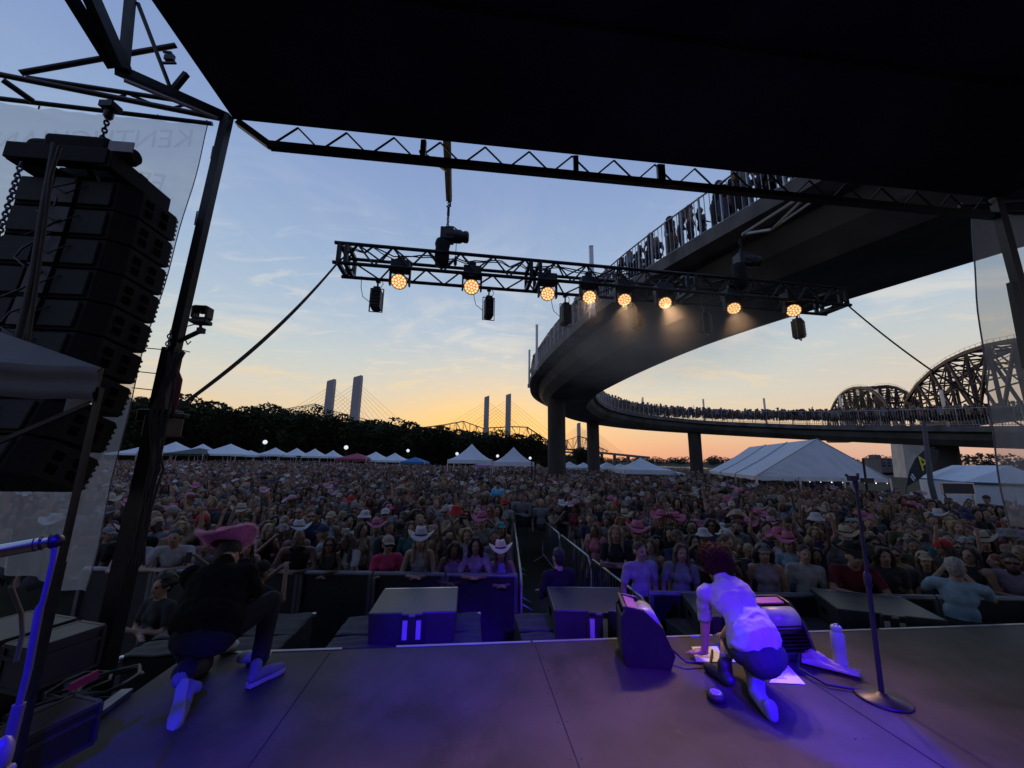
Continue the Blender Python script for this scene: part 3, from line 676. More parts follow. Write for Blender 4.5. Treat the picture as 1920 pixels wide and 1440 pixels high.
def bucket_hat(H):
    mb = MB(); c = H + Vector((0, .012, .04))
    mb.lathe(c, [(.155, -.035), (.10, .012), (.092, .02), (.080, .085), (.06, .096), (.01, .098)], n=20, close=False)
    o = mb.build('hat', [PM['hat']]); me = o.data; bpy.data.objects.remove(o); return me
ARCH = {}
def archetype(key, **kw):
    P, H = body_prims(**kw); me = grow('person', P + head_prims(H), .0165, head_paint(H), slots=BS, smooth=2); ARCH[key] = (me, H, P)
archetype('f_down', fem=True); archetype('m_down'); archetype('f_rail', fem=True, pose='rail', lean=.22); archetype('m_rail', pose='rail', lean=.22)
archetype('f_rail_tank', fem=True, pose='clasp', lean=.18, sleeve='tank'); archetype('m_rail_tank', pose='rail', lean=.18, sleeve='tank', wide=1.1); archetype('f_cross', fem=True, pose='cross'); archetype('f_tank', fem=True, sleeve='tank')
archetype('f_phone', fem=True, pose='phone', sleeve='tank'); archetype('m_phone', pose='phone'); archetype('f_raise', fem=True, pose='raise'); archetype('f_both', fem=True, pose='both', sleeve='tank'); archetype('m_long', pose='cross', sleeve='long')
HCACHE = {}
def hair_for(kind, H):
    k = (kind, round(H.y, 2)); 
    if k not in HCACHE:
        HCACHE[k] = {'cowboy': cowboy_hat, 'cap': ball_cap, 'bucket': bucket_hat}[kind](H) if kind in ('cowboy', 'cap', 'bucket') else hair_mesh(kind, H)
    return HCACHE[k]
def glasses_mesh(H):
    k = ('glasses', round(H.y, 2))
    if k not in HCACHE:
        mb = MB()
        for s in (-1, 1):
            mb.box(H + Vector((s * .033, -.100, .006)), (.05, .008, .034)); mb.box(H + Vector((s * .076, -.045, .012)), (.006, .10, .008))
        mb.box(H + Vector((0, -.102, .014)), (.02, .006, .006)); o = mb.build('glasses', PM['dark']); HCACHE[k] = o.data; bpy.data.objects.remove(o)
    return HCACHE[k]
def person(arch, loc, yaw, label, group, shirt, hair=None, hairc=(.04, .025, .015), hat=None, hatc=(.6, .6, .6), glasses=False, scale=1.0, beard=None):
    me, H, _ = ARCH[arch]; o = bpy.data.objects.new('person', me); col.objects.link(o)
    o.location = loc; o.rotation_euler = (rng.gauss(0, .03), rng.gauss(0, .05), yaw); o.scale = (scale * rng.uniform(.92, 1.09), scale * rng.uniform(.94, 1.08), scale); o.color = (*shirt, 1)
    tag(o, label, 'person', group)
    for nm, k, c in (('hair', hair, hairc), ('hat', hat, hatc), ('beard', beard, hairc)):
        if k:
            h = bpy.data.objects.new(nm, hair_for(k, H)); col.objects.link(h); h.parent = o; h.color = (*c, 1)
    if glasses:
        h = bpy.data.objects.new('sunglasses', glasses_mesh(H)); col.objects.link(h); h.parent = o
    return o
SHIRTS = {'white': (.36, .36, .38), 'black': (.018, .018, .02), 'pink': (.40, .15, .21), 'grey': (.20, .20, .21), 'navy': (.025, .035, .09), 'red': (.22, .025, .025), 'tan': (.36, .27, .18), 'teal': (.05, .15, .16), 'purple': (.10, .06, .15), 'olive': (.10, .11, .05), 'light blue': (.24, .34, .44), 'charcoal': (.05, .05, .055), 'lilac': (.32, .28, .38), 'maroon': (.14, .02, .035), 'yellow': (.36, .27, .10)}
HAIRC = {'dark brown': (.032, .018, .011), 'black': (.010, .008, .008), 'brown': (.075, .04, .022), 'blonde': (.20, .135, .07), 'auburn': (.16, .05, .02), 'fair': (.25, .185, .11), 'grey': (.25, .24, .23)}
HATC = {'white': (.50, .50, .52), 'pink': (.48, .15, .26), 'black': (.02, .02, .02), 'beige': (.42, .35, .26), 'red': (.42, .03, .04), 'pale pink': (.46, .28, .34), 'teal': (.05, .33, .36), 'navy': (.03, .04, .1), 'grey': (.2, .2, .2)}
DIM = .80
SHIRTS = {k: tuple(x * DIM for x in v) for k, v in SHIRTS.items()}; HATC = {k: tuple(x * DIM for x in v) for k, v in HATC.items()}
SHW = list(SHIRTS); SHWT = [4, 10, 2, 5, 4, 1, 4, .7, 1, 2.5, 1.3, 7, 1.2, 2, .3]
HRW = list(HAIRC); HRWT = [7, 4, 6, 4, 1.5, 2.5, 1]

# ------------------------------------------------------------------ barricades
barr_m = mat('barrier_panel_black', (.03, .03, .036), .55, .3, var=.25, scale=6); barr_s = mat('barrier_steel', (.16, .165, .19), .4, .6, var=.15)
def barricade(x0, x1, y, label):
    r = thing('crowd_barrier', label, 'barrier', ((x0 + x1) / 2, y, 0), 'front barriers before the crowd')
    m = MB(); m.box(((x0 + x1) / 2, y, .6), (x1 - x0 - .02, .025, 1.1)); m.build('panel', barr_m, r)
    m = MB(); m.tube([(x0 + .01, y, 1.17), (x1 - .01, y, 1.17)], .04, 10); m.build('top_rail', barr_s, r)
    for x in (x0 + .03, x1 - .03):
        m = MB(); m.box((x, y - .035, .6), (.05, .045, 1.12)); m.build('post', barr_s, r)
    m = MB(); m.box(((x0 + x1) / 2, y - .55, .02), (x1 - x0 - .03, 1.1, .03)); m.build('foot_plate', barr_m, r)
    return r
lab_b = ['far left front barrier behind the kneeling person in black', 'front barrier behind the hat of the kneeling person', 'front barrier before the bearded person in black tank top', 'front barrier behind gap between two covered subwoofers', 'front barrier directly behind the bright wedge speaker', 'front barrier left of the aisle, lit deep blue']
for i in range(6): barricade(-6.05 + i * 1.03, -5.02 + i * 1.03, 5.9, lab_b[i])
lab_c = ['front barrier right of the aisle fence', 'front barrier behind the person in white shirt', 'front barrier behind the last wedge speaker', 'front barrier beside the person in pale blue shirt', 'rightmost front barrier in the dark corner']
for i in range(5): barricade(1.75 + i * 1.2, 2.95 + i * 1.2, 5.25, lab_c[i])
def bike_fence(a, b, label):
    a = Vector((*a, 0)); b = Vector((*b, 0)); d = (b - a).normalized(); L = (b - a).length; sd = Vector((-d.y, d.x, 0))
    r = thing('steel_fence', label, 'fence', (a + b) / 2, 'steel fences along the aisle')
    m = MB(); m.tube([a + Vector((0, 0, .18)), a + Vector((0, 0, .95)), a + d * .12 + Vector((0, 0, 1.1)), b - d * .12 + Vector((0, 0, 1.1)), b + Vector((0, 0, .95)), b + Vector((0, 0, .18)), a + Vector((0, 0, .18))], .021, 8); m.build('frame', STEEL, r)
    m = MB(); n = int(L / .12)
    for i in range(1, n): m.tube([a + d * (L * i / n) + Vector((0, 0, .18)), a + d * (L * i / n) + Vector((0, 0, 1.1))], .008, 5)
    m.build('bars', STEEL, r)
    for q in (a + d * .2, b - d * .2):
        m = MB(); m.tube([q - sd * .3 + Vector((0, 0, .015)), q + Vector((0, 0, .18)), q + sd * .3 + Vector((0, 0, .015))], .016, 6); m.build('foot', STEEL, r)
lf = [(.18, 5.95), (.16, 8.1), (.13, 10.3), (.1, 12.6)]; rf_ = [(1.72, 5.2), (1.45, 7.3), (1.18, 9.5), (.95, 11.7)]
for i, w_ in enumerate(('nearest', 'second', 'farthest')):
    bike_fence(lf[i], lf[i + 1], w_ + ' steel fence on left side of the crowd aisle'); bike_fence(rf_[i], rf_[i + 1], w_ + ' steel fence on right side of the crowd aisle')

# ------------------------------------------------------------------ crowd: the nearest people
def px_of(p):
    v = Vector(p) - CAM; return 960 + FPX * v.dot(RT) / v.dot(FW), 720 - FPX * v.dot(UP) / v.dot(FW)
G1 = 'people in the crowd before the stage'
def xat(px, y, z=1.5):
    a = at(px, 1040, y); return a.x
used_pos = []
def hand(px, y, arch, label, **kw):
    x = at(px, 1030, y).x; used_pos.append((x, y)); return person(arch, (x, y, 0), kw.pop('yaw', -math.atan2(x - .3, y) * .5), label, G1, **kw)
HC = HAIRC; SC = SHIRTS; KC = HATC
hand(325, 6.12, 'm_rail', 'person with short black hair in white tee leaning left of pink fuzzy hat', shirt=SC['white'], hair='short', hairc=HC['black'], scale=1.03)
hand(262, 6.15, 'f_rail', 'person in white top at the barrier half behind the steel leg', shirt=SC['white'], hair='long', hairc=HC['brown'])
hand(560, 6.15, 'm_rail_tank', 'bald bearded person in black tank top leaning on barrier', shirt=SC['black'], hair='beardonly', hairc=HC['dark brown'], scale=1.04)
hand(610, 6.12, 'f_rail_tank', 'person in sunglasses and dark top next to the bearded person', shirt=SC['charcoal'], hair='long', hairc=HC['dark brown'], glasses=True, scale=.97)
hand(668, 6.15, 'f_rail', 'person with long brown hair in oversized white tee at barrier', shirt=SC['white'], hair='long', hairc=HC['dark brown'], yaw=-.5)
hand(727, 6.12, 'f_cross', 'person in beige cap and red pink top with folded arms', shirt=(.45, .05, .14), hair='bun', hairc=HC['brown'], hat='cap', hatc=KC['beige'], yaw=.5, glasses=True, scale=.96)
hand(785, 6.15, 'f_rail_tank', 'person in white cowboy hat and white camisole on barrier', shirt=SC['white'], hair='long', hairc=HC['fair'], hat='cowboy', hatc=KC['white'], scale=1.03)
hand(842, 6.12, 'f_rail_tank', 'person with dark wavy hair in dull purple top at barrier', shirt=(.2, .12, .25), hair='wavy', hairc=HC['dark brown'], scale=.96)
hand(893, 6.15, 'f_rail', 'person with dark hair in mottled lilac tee at barrier', shirt=(.3, .22, .34), hair='wavy', hairc=HC['black'], scale=1.0)
hand(948, 6.12, 'f_rail_tank', 'person leaning low in white brimmed hat with red crown at aisle corner', shirt=(.2, .2, .5), hair='long', hairc=HC['brown'], hat='cowboy', hatc=(.66, .5, .58), scale=.93)
hand(1200, 5.62, 'm_down', 'person in pale lilac tee at the first barrier right of aisle', shirt=SC['lilac'], hair='short', hairc=HC['dark brown'], scale=1.0, yaw=.3)
hand(1262, 5.65, 'f_down', 'person with long fair hair just left of the curly head', shirt=SC['grey'], hair='long', hairc=HC['brown'])
hand(1440, 5.62, 'f_tank', 'person in lilac top at barrier above the right white stage fixture', shirt=SC['lilac'], hair='wavy', hairc=HC['black'], hat='cap', hatc=KC['grey'])
hand(1500, 5.6, 'm_down', 'person in white tee looking down left of the microphone stand', shirt=SC['white'], hair='short', hairc=HC['black'])
hand(1580, 5.65, 'm_rail', 'person in dark jacket and black cowboy hat left of microphone stand', shirt=SC['maroon'], hair='short', hairc=HC['black'], hat='cowboy', hatc=KC['black'], scale=1.04)
hand(1660, 5.62, 'f_down', 'person with dark hair just right of the microphone stand', shirt=SC['charcoal'], hair='wavy', hairc=HC['dark brown'])
# staff in the pit and at the tents
px_, y_ = 1775, 4.95
used_pos.append((at(px_, 1040, y_).x, y_))
person('m_phone', (at(px_, 1040, y_).x, y_, 0), 2.4, 'balding grey haired person in pale blue shirt standing in pit at right', 'people in the pit', (.22, .34, .43), 'short', HC['grey'], scale=1.02)
x_ = at(1045, 1040, 5.3).x; used_pos.append((x_, 5.4)); person('m_long', (x_, 5.3, 0), .35 + math.pi, 'security person in black watching from the mouth of the aisle', 'people in the pit', SC['black'], 'short', HC['black'], scale=1.0)
x_ = at(482, 1040, 5.15).x; person('m_phone', (x_, 5.15, -.12), math.pi - .3, 'photographer in black cap behind the kneeling person with camera raised', 'people in the pit', SC['black'], 'short', HC['black'], 'cap', KC['black'], scale=.98)
x_ = at(290, 1080, 4.7).x; person('m_cross' if 'm_cross' in ARCH else 'f_cross', (x_, 4.7, -.25), -.2, 'person in fuzzy grey coat seated in the dark by steel leg', 'people in the pit', SC['charcoal'], 'curly', HC['black'])
x_ = at(932, 900, 15.6).x; person('m_down', (x_, 15.6, .12), .1, 'person in sky blue tee standing clear of the crowd under the peak tents', 'people in the crowd before the stage', (.12, .46, .72), 'short', HC['black'], 'cap', KC['black'], scale=1.06)
used_pos += [(x_, 15.6), (x_, 15.0), (x_, 14.4)]

def in_aisle(x, y):
    if y > 11.0: return False
    l = .32 - (y - 6) * .015; r = 1.45 - (y - 5.2) * .115
    return l - .35 < x < max(r, l) + .36
def front_y(x): return 6.05 if x < .9 else 5.42
cand = []
y = 5.75; row = 0
while y < 92:
    near = y < 30; dx = .51 if y < 14 else (.56 if y < 30 else .66 + (y - 30) * .004); xm = min(1.46 * y + 1.5, 62); x = -xm + rng.uniform(0, dx)
    while x < xm:
        X = x + rng.uniform(-.14, .14); Yv = y + rng.uniform(-.15, .15); ok = Yv > front_y(X) - .02 and not in_aisle(X, Yv)
        if Yv < 6.35 and -6.3 < X < .4 and any(abs(X - a) < .34 and abs(Yv - b) < .45 for a, b in used_pos): ok = False
        if any((X - a) ** 2 + (Yv - b) ** 2 < .13 for a, b in used_pos): ok = False
        edge = 62 + (max(0, -X - 5) * .7)       # far edge of the crowd, nearer on the right
        if X > 12.6 + .27 * Yv: edge = 0
        if Yv > edge: ok = False
        if any(math.hypot(X - a, Yv - b) < 1.2 for a, b in ((3.75, 32.2), (10.3, 48.5), (23.6, 49.3), (34.8, 31.2))): ok = False
        if 23 < X < 48 and Yv > 42: ok = False
        if ok: cand.append((X, Yv))
        x += dx
    y += .55 if y < 14 else (.64 if y < 30 else .80); row += 1
cand.sort(key=lambda p: math.hypot(p[0] * .5, p[1]))
N_IND = 252
def seen(p):
    a, b = px_of((p[0], p[1], 1.6)); return -20 < a < 1940 and not (a < 215 and b > 700)
near_people = [p for p in cand if seen(p)][:N_IND]
far_people = [p for p in cand if p not in set(near_people) and -120 < px_of((p[0], p[1], 1.6))[0] < 2040]
labels_used = set()
poses_f = ['f_down', 'f_down', 'f_tank', 'f_tank', 'f_cross', 'f_phone', 'f_raise', 'f_both']; poses_m = ['m_down', 'm_down', 'm_long', 'm_phone']
pose_w = {'phone': ' holding up both hands with a phone' , 'raise': ' with one arm raised', 'both': ' with both arms raised', 'cross': ' with arms folded', 'long': ' in long sleeves'}
for (X, Yv) in near_people:
    side = 'left of the aisle' if X < .9 else 'right of the aisle'; rown = max(1, int(round((Yv - front_y(X)) / .55)) + 1)
    ordn = ['front', 'second', 'third', 'fourth', 'fifth', 'sixth', 'seventh', 'eighth', 'ninth', 'tenth', 'eleventh', 'twelfth', 'thirteenth'][min(rown - 1, 12)]
    for _try in range(60):
        fem = rng.random() < .66; arch = rng.choice(poses_f if fem else poses_m)
        if _try == 0 and rng.random() < .3 and rown > 2: pass
        if arch in ('f_raise', 'f_both', 'f_phone') and rng.random() < .55: arch = 'f_down'
        if rown == 1: arch = rng.choice(['f_rail', 'f_rail_tank'] if fem else ['m_rail'])
        sh = rng.choices(SHW, SHWT)[0]; hc = rng.choices(HRW, HRWT)[0]; hk = rng.choice(['long', 'long', 'wavy', 'bun', 'pony', 'short']) if fem else rng.choice(['short', 'short', 'curly', 'beard'])
        q = rng.random(); hat = None; hw = ''
        if q < .13: hat = 'cowboy'; hn = rng.choices(list(KC), [4, 4, 4, 4, .8, 2.5, .2, 0, 0])[0]; hw = hn + ' cowboy hat'
        elif q < .23: hat = 'cap'; hn = rng.choices(list(KC), [4, 1, 3, 3, 1, 1, 1, 2, 2])[0]; hw = hn + ' cap'
        elif q < .27: hat = 'bucket'; hn = rng.choices(list(KC), [3, 1, 1, 2, 1, 1, 1, 1, 1])[0]; hw = hn + ' bucket hat'
        gl = rng.random() < .18
        hs = {'long': 'long %s hair', 'wavy': 'wavy %s hair', 'bun': '%s hair in a bun', 'pony': '%s ponytail', 'short': 'short %s hair', 'curly': 'curly %s hair', 'beard': '%s beard'}[hk] % hc
        pw = next((w for k, w in pose_w.items() if arch.endswith(k)), '').replace(' holding up both hands with a phone', ' with hands held up')
        lb = 'person in %s top%s with %s%s, %s row %s' % (sh, ' and ' + hw if hw else '', hs, pw, ordn, side)
        while len(lb.split()) > 16: lb = lb.replace(pw, '') if pw and pw in lb else lb.replace(' of the aisle', ' section').replace(' with ' + hs, '', 1) if ' section' in lb else lb.replace(' of the aisle', ' section')
        if lb not in labels_used: break
    labels_used.add(lb)
    if hat and hk in ('bun', 'pony', 'curly'): hk = 'short'
    yaw = -math.atan2(X - .3, Yv) * .8 + (rng.gauss(0, .35) if rng.random() < .85 else rng.gauss(0, 1.1))
    po = person(arch, (X, Yv, 0), yaw, lb, G1, SHIRTS[sh], hk, HAIRC[hc], hat, HATC[hn] if hat else (1, 1, 1), gl, rng.gauss(.965, .05))

# phones held up by some of them
phm = MB(); phm.box((0, 0, 0), (.075, .009, .15)); phm.box((.02, .006, .05), (.025, .006, .03)); ph0 = phm.build('phone', mat('phone_case', (.03, .03, .035), .3)); phme = ph0.data; bpy.data.objects.remove(ph0)
bpy.context.view_layer.update(); nph = 0
for o in [o for o in bpy.data.objects if o.get('category') == 'person' and o.data in (ARCH['f_phone'][0], ARCH['m_phone'][0]) and o.get('group') == G1]:
    p = bpy.data.objects.new('phone', phme); col.objects.link(p); p.matrix_world = o.matrix_world @ Matrix.Translation((0, -.50 if o.data == ARCH['f_phone'][0] else -.52, 1.56)); p.matrix_world = p.matrix_world.normalized()
    tag(p, ('phone held up by the ' + o['label']).replace(' with hands held up', '').replace(' of the aisle', '')[:200], 'phone', 'phones held up in the crowd'); nph += 1
    w_ = p['label'].split(); p['label'] = ' '.join(w_[:16])
# ------------------------------------------------------------------ the rest of the crowd, one mass
def low(me, ratio, zmin):
    o = bpy.data.objects.new('t', me); col.objects.link(o); md = o.modifiers.new('k', 'DECIMATE'); md.ratio = ratio
    dg = bpy.context.evaluated_depsgraph_get(); m2 = bpy.data.meshes.new_from_object(o.evaluated_get(dg)); bpy.data.objects.remove(o)
    m2.calc_loop_triangles(); nv = len(m2.vertices); v = np.empty(nv * 3); m2.vertices.foreach_get('co', v); v = v.reshape(-1, 3)
    nt_ = len(m2.loop_triangles); t = np.empty(nt_ * 3, int); m2.loop_triangles.foreach_get('vertices', t); t = t.reshape(-1, 3)
    mi = np.empty(nt_, int); m2.loop_triangles.foreach_get('material_index', mi)
    k = v[t][:, :, 2].mean(1) > zmin; t = t[k]; mi = mi[k]; u, inv = np.unique(t, return_inverse=True); bpy.data.meshes.remove(m2)
    return v[u], inv.reshape(-1, 3), mi
def kit(arch, hk, rb, rh):
    me, H, _ = ARCH[arch]; v, t, mi = low(me, rb, .85); parts = [(v, t, mi)]
    if hk in ('cowboy', 'cap', 'bucket'):
        v2, t2, m2 = low(hair_for('short', H), rh, 0); parts.append((v2, t2, np.full(len(t2), 6))); v3, t3, m3 = low(hair_for(hk, H), min(1, rh * 3), 0); parts.append((v3, t3, np.full(len(t3), 7)))
    else: v2, t2, m2 = low(hair_for(hk, H), rh, 0); parts.append((v2, t2, np.full(len(t2), 6)))
    V = []; T = []; M = []; o = 0
    for (v, t, m) in parts: V.append(v); T.append(t + o); M.append(m); o += len(v)
    return np.concatenate(V), np.concatenate(T), np.concatenate(M)
combos = [('f_down', 'long'), ('f_tank', 'wavy'), ('m_down', 'short'), ('f_cross', 'cowboy'), ('m_long', 'short'), ('f_down', 'bun'), ('m_down', 'cap'), ('f_raise', 'long'), ('f_phone', 'pony'), ('f_tank', 'cowboy'), ('m_down', 'beard'), ('f_both', 'wavy'), ('f_down', 'bucket')]
cwt = [7, 6, 7, 2.2, 4, 3, 2, .7, .8, 2.0, 3, .35, .7]
MIDK = [kit(a, h, .10, .12) for a, h in combos]; FARK = [kit(a, h, .022, .03) for a, h in combos]
def mass(points, name):
    Vs = []; Ts = []; Cs = []; off = 0
    sk = np.array(SKINS); sh = [np.array(SHIRTS[k]) for k in SHW]; hr = [np.array(HAIRC[k]) for k in HRW]; ht = list(HATC.values())
    for (X, Yv, z, d) in points:
        i = rng.choices(range(len(combos)), cwt)[0]; v, t, m = (MIDK if d < 24 else FARK)[i]
        a = -math.atan2(X - .3, max(Yv, 1)) * .8 + rng.gauss(0, .4) if z == 0 else rng.uniform(0, 6.3); s = rng.gauss(.985, .05); ca, sa = math.cos(a) * s, math.sin(a) * s
        Vs.append(np.stack([v[:, 0] * ca - v[:, 1] * sa + X, v[:, 0] * sa + v[:, 1] * ca + Yv, v[:, 2] * s + z], 1)); Ts.append(t + off); off += len(v)
        c = np.zeros((9, 3)); c[0] = sk[rng.randrange(len(sk))]; c[1] = rng.choices(sh, SHWT)[0]; c[2] = (.03, .03, .04); c[4] = (.26, .09, .08); c[5] = (.015, .012, .012); c[6] = rng.choices(hr, HRWT)[0]; c[7] = np.array(rng.choices(ht, [3.5, 2.2, 5, 5, .5, 2, .4, 1.5, 3])[0]); c *= rng.uniform(.8, 1.1)
        Cs.append(c[np.minimum(m, 7)])
    V = np.concatenate(Vs); T = np.concatenate(Ts); C = np.concatenate(Cs); me = bpy.data.meshes.new(name); n = len(T)
    me.vertices.add(len(V)); me.vertices.foreach_set('co', V.ravel()); me.loops.add(n * 3); me.loops.foreach_set('vertex_index', T.ravel().astype(np.int32))
    me.polygons.add(n); me.polygons.foreach_set('loop_start', np.arange(0, n * 3, 3, dtype=np.int32)); me.polygons.foreach_set('use_smooth', np.ones(n, bool)); me.update(calc_edges=True)
    at_ = me.color_attributes.new('person_colour', 'FLOAT_COLOR', 'CORNER'); cc = np.ones((n * 3, 4)); cc[:, :3] = np.repeat(C, 3, 0); at_.data.foreach_set('color', cc.ravel())
    m = bpy.data.materials.new('crowd_clothing'); m.use_nodes = True; nt = m.node_tree; vc = nt.nodes.new('ShaderNodeVertexColor'); vc.layer_name = 'person_colour'; nt.links.new(vc.outputs[0], nt.nodes['Principled BSDF'].inputs['Base Color']); nt.nodes['Principled BSDF'].inputs['Roughness'].default_value = .8
    me.materials.append(m); o = bpy.data.objects.new(name, me); col.objects.link(o); return o
pts = [(X, Yv, 0, math.hypot(X, Yv)) for X, Yv in far_people]
# people on the ramp: the nearest are individuals
ramp_ind = []
for i in range(8, NC - 1):
    for sd in (1, -1):
        seg = (CL[i + 1] - CL[i]).length; n = max(1, int(seg / (.34 if i < 56 else .36)))
        for k in range(n):
            for rw in range((3 if rng.random() < .6 else 2) if i < 56 else 5):
                p = ramp_pt(i, 0).lerp(ramp_pt(i + 1, 0), (k + rng.random() * .8) / n) + LFT[i] * sd * (HW - .30 - rw * .5) - Vector((0, 0, .15))
                d = (p - CAM).length; a, b = px_of(p + Vector((0, 0, 1.4)))
                if not -50 < a < 1970 or b > 1000: continue
                if sd == 1 and i < 56 and rw == 0 and 1000 < a < 1560 and b > 320 and rng.random() < .95: ramp_ind.append((d, p, i, a))
                elif rng.random() < .95: pts.append((p.x, p.y, p.z, d + 12))
hl0 = 0
ramp_ind.sort(key=lambda q: q[0]); G2 = 'people along the railing of the ramp'
hl = ['nearest the stage roof', 'second from the stage roof', 'third from the stage roof', 'fourth from the roof', 'fifth from the roof', 'sixth from the roof', 'seventh from the roof', 'eighth from the roof', 'ninth from the roof', 'tenth from the roof', 'eleventh from the roof', 'twelfth from the roof', 'thirteenth from the roof', 'fourteenth from the roof', 'fifteenth from the roof', 'sixteenth from the roof', 'seventeenth from the roof', 'eighteenth from the roof', 'nineteenth from the roof', 'twentieth from the roof', 'near the tall mast', 'beyond the tall mast', 'near the ramp turn', 'at the ramp turn']
for j, (d, p, i, a) in enumerate(ramp_ind):
    if j >= len(hl): pts.append((p.x, p.y, p.z, d + 12)); continue
    sh = rng.choices(SHW, SHWT)[0]; hc = rng.choices(HRW, HRWT)[0]; fem = rng.random() < .6
    person(rng.choice(['f_down', 'f_tank', 'f_rail']) if fem else rng.choice(['m_down', 'm_rail']), p, math.atan2(-LFT[i].y, -LFT[i].x) - math.pi / 2 + math.pi + rng.gauss(0, .4), 'person in %s top with %s hair at ramp railing, %s' % (sh, hc, hl[j]), G2, SHIRTS[sh], 'long' if fem else 'short', HAIRC[hc])
tag(mass(pts, 'crowd'), kind='stuff')
print('CROWD', len(near_people), len(pts), len(ramp_ind))
# ================================================================== stage
UL, UR, VF = -2.2, 9.0, 3.76
def floor_material():
    m = mat('stage_floor_plywood', (.047, .037, .037), .58, var=.5, scale=1.6, bump=.08, bscale=60, spec=.16)
    nt = m.node_tree; n = nt.nodes; l = nt.links; b = n['Principled BSDF']; src = b.inputs['Base Color'].links[0].from_socket
    t = n.new('ShaderNodeTexCoord')
    def layer(scale, stretch, lo, hi, colr, src):
        mp = n.new('ShaderNodeMapping'); mp.inputs['Scale'].default_value = stretch; l.new(t.outputs['Object'], mp.inputs[0])
        nz = n.new('ShaderNodeTexNoise'); nz.inputs['Scale'].default_value = scale; nz.inputs['Detail'].default_value = 8; nz.inputs['Roughness'].default_value = .65; l.new(mp.outputs[0], nz.inputs[0])
        r = n.new('ShaderNodeMapRange'); r.inputs['From Min'].default_value = lo; r.inputs['From Max'].default_value = hi; l.new(nz.outputs[0], r.inputs[0])
        mx = n.new('ShaderNodeMix'); mx.data_type = 'RGBA'; l.new(r.outputs[0], mx.inputs[0]); l.new(src, mx.inputs[6]); mx.inputs[7].default_value = (*colr, 1); return mx.outputs[2]
    c = layer(7, (1, 1, 1), .63, .72, (.055, .045, .04), src)
    c = layer(26, (1, .35, 1), .66, .72, (.025, .02, .02), c); c = layer(2.2, (1, .6, 1), .5, .75, (.085, .063, .053), c)
    c = layer(40, (.25, 1.6, 1), .66, .74, (.15, .13, .125), c); c = layer(55, (1.8, .22, 1), .68, .75, (.14, .125, .12), c)
    l.new(c, b.inputs['Base Color']); return m
FLOORM = floor_material()
m = MB(); m.sbox((UL + UR) / 2, (VF - 7) / 2, ZF - .06, UR - UL, VF + 7, .06)
stage = tag(m.build('stage_floor', FLOORM), kind='structure')
m = MB(); m.sbox((UL + UR) / 2, (VF - 7) / 2 - .05, 0, UR - UL - .1, VF + 6.9, ZF - .065); tag(m.build('stage_base', BLACK), kind='structure')
seamm = mat('dark_seam', (.014, .012, .012), .9)  # thin dark strips laid along the panel joints
m = MB()
for (a, b) in (((-1.50, 3.75), (-1.08, 1.9)), ((.62, 3.75), (.68, 1.9)), ((2.85, 3.75), (2.55, 1.9)), ((5.1, 3.75), (4.6, 1.9))):
    pass
for u in (-1.08, .65, 2.62): m.box(S(u, -1.6, ZF + .002), (.0045, 10.6, .003), EX, EY)
m.box(S(3.4, .9, ZF + .002), (11, .0045, .003), EX, EY)
m.build('seam', seamm, stage)
scr = MB(); rg = random.Random(11)
for u in (-1.08, .65, 2.38, 4.11):
    for k in range(9):
        for s in (-.03, .03): scr.lathe(S(u + s, 3.6 - k * .3, ZF + .001), [(.006, 0), (.005, .002)], n=6)
scr.build('screw', BLACK, stage)
m = MB()
for (u0, u1) in ((-2.2, -1.0), (-.55, .62), (.64, 2.36), (2.4, 4.09), (4.13, 9)): m.sbox((u0 + u1) / 2, VF + .015, ZF - .05, u1 - u0, .03, .055)
m.build('edge_trim', mat('edge_trim_aluminium', (.26, .26, .26), .4, .3, var=.2), stage)
# side wing of the stage with its cases, lower than the floor
m = MB(); m.sbox(-3.2, .4, .98, 1.9, 5.6, .1); tag(m.build('stage_wing', BLACK), kind='structure')

roof = thing('stage_roof', 'black underside of mobile stage roof with lattice front beam', 'roof', S(2.3, 3.98, 6.5))
m = MB(); m.sbox(2.28, -2.0, 6.5, 10.06, 12.0, .5); m.build('canopy', ROOFM, roof)
m = MB()
for v in (2.6, .8, -1.2): m.sbox(2.28, v, 6.42, 9.9, .08, .078)
m.build('purlin', ROOFM, roof)
m = MB()
a, b = S(-2.35, 4.04, 6.24), S(7.35, 4.04, 6.24); m.bar(a, b, .08, .075); m.bar(S(-2.72, 4.04, 6.5), a, .07)
m.build('bottom_chord', BLACK, roof)
m = MB(); n = 18
for i in range(n):
    p = a.lerp(b, i / n); q = a.lerp(b, (i + .5) / n) + Vector((0, 0, .27)); r = a.lerp(b, (i + 1) / n)
    m.bar(p, q, .016); m.bar(q, r, .016)
m.build('web', BLACK, roof)
m = MB()
for px in (795, 1113, 1300, 1306):
    p = at(px, 262, 4.3); f = (px - 440) / 1420; p = S(-2.7 + 10 * f * .82, 4.0, 6.36); m.box(p, (.06, .05, .22))
m.build('bracket', BLACKM, roof)
m = MB(); m.sbox(2.28, -8.1, 0, 11, .2, 7); m.build('unseen_backdrop', BLACK, roof)  # unseen back wall, put in to keep rear sky light off the stage
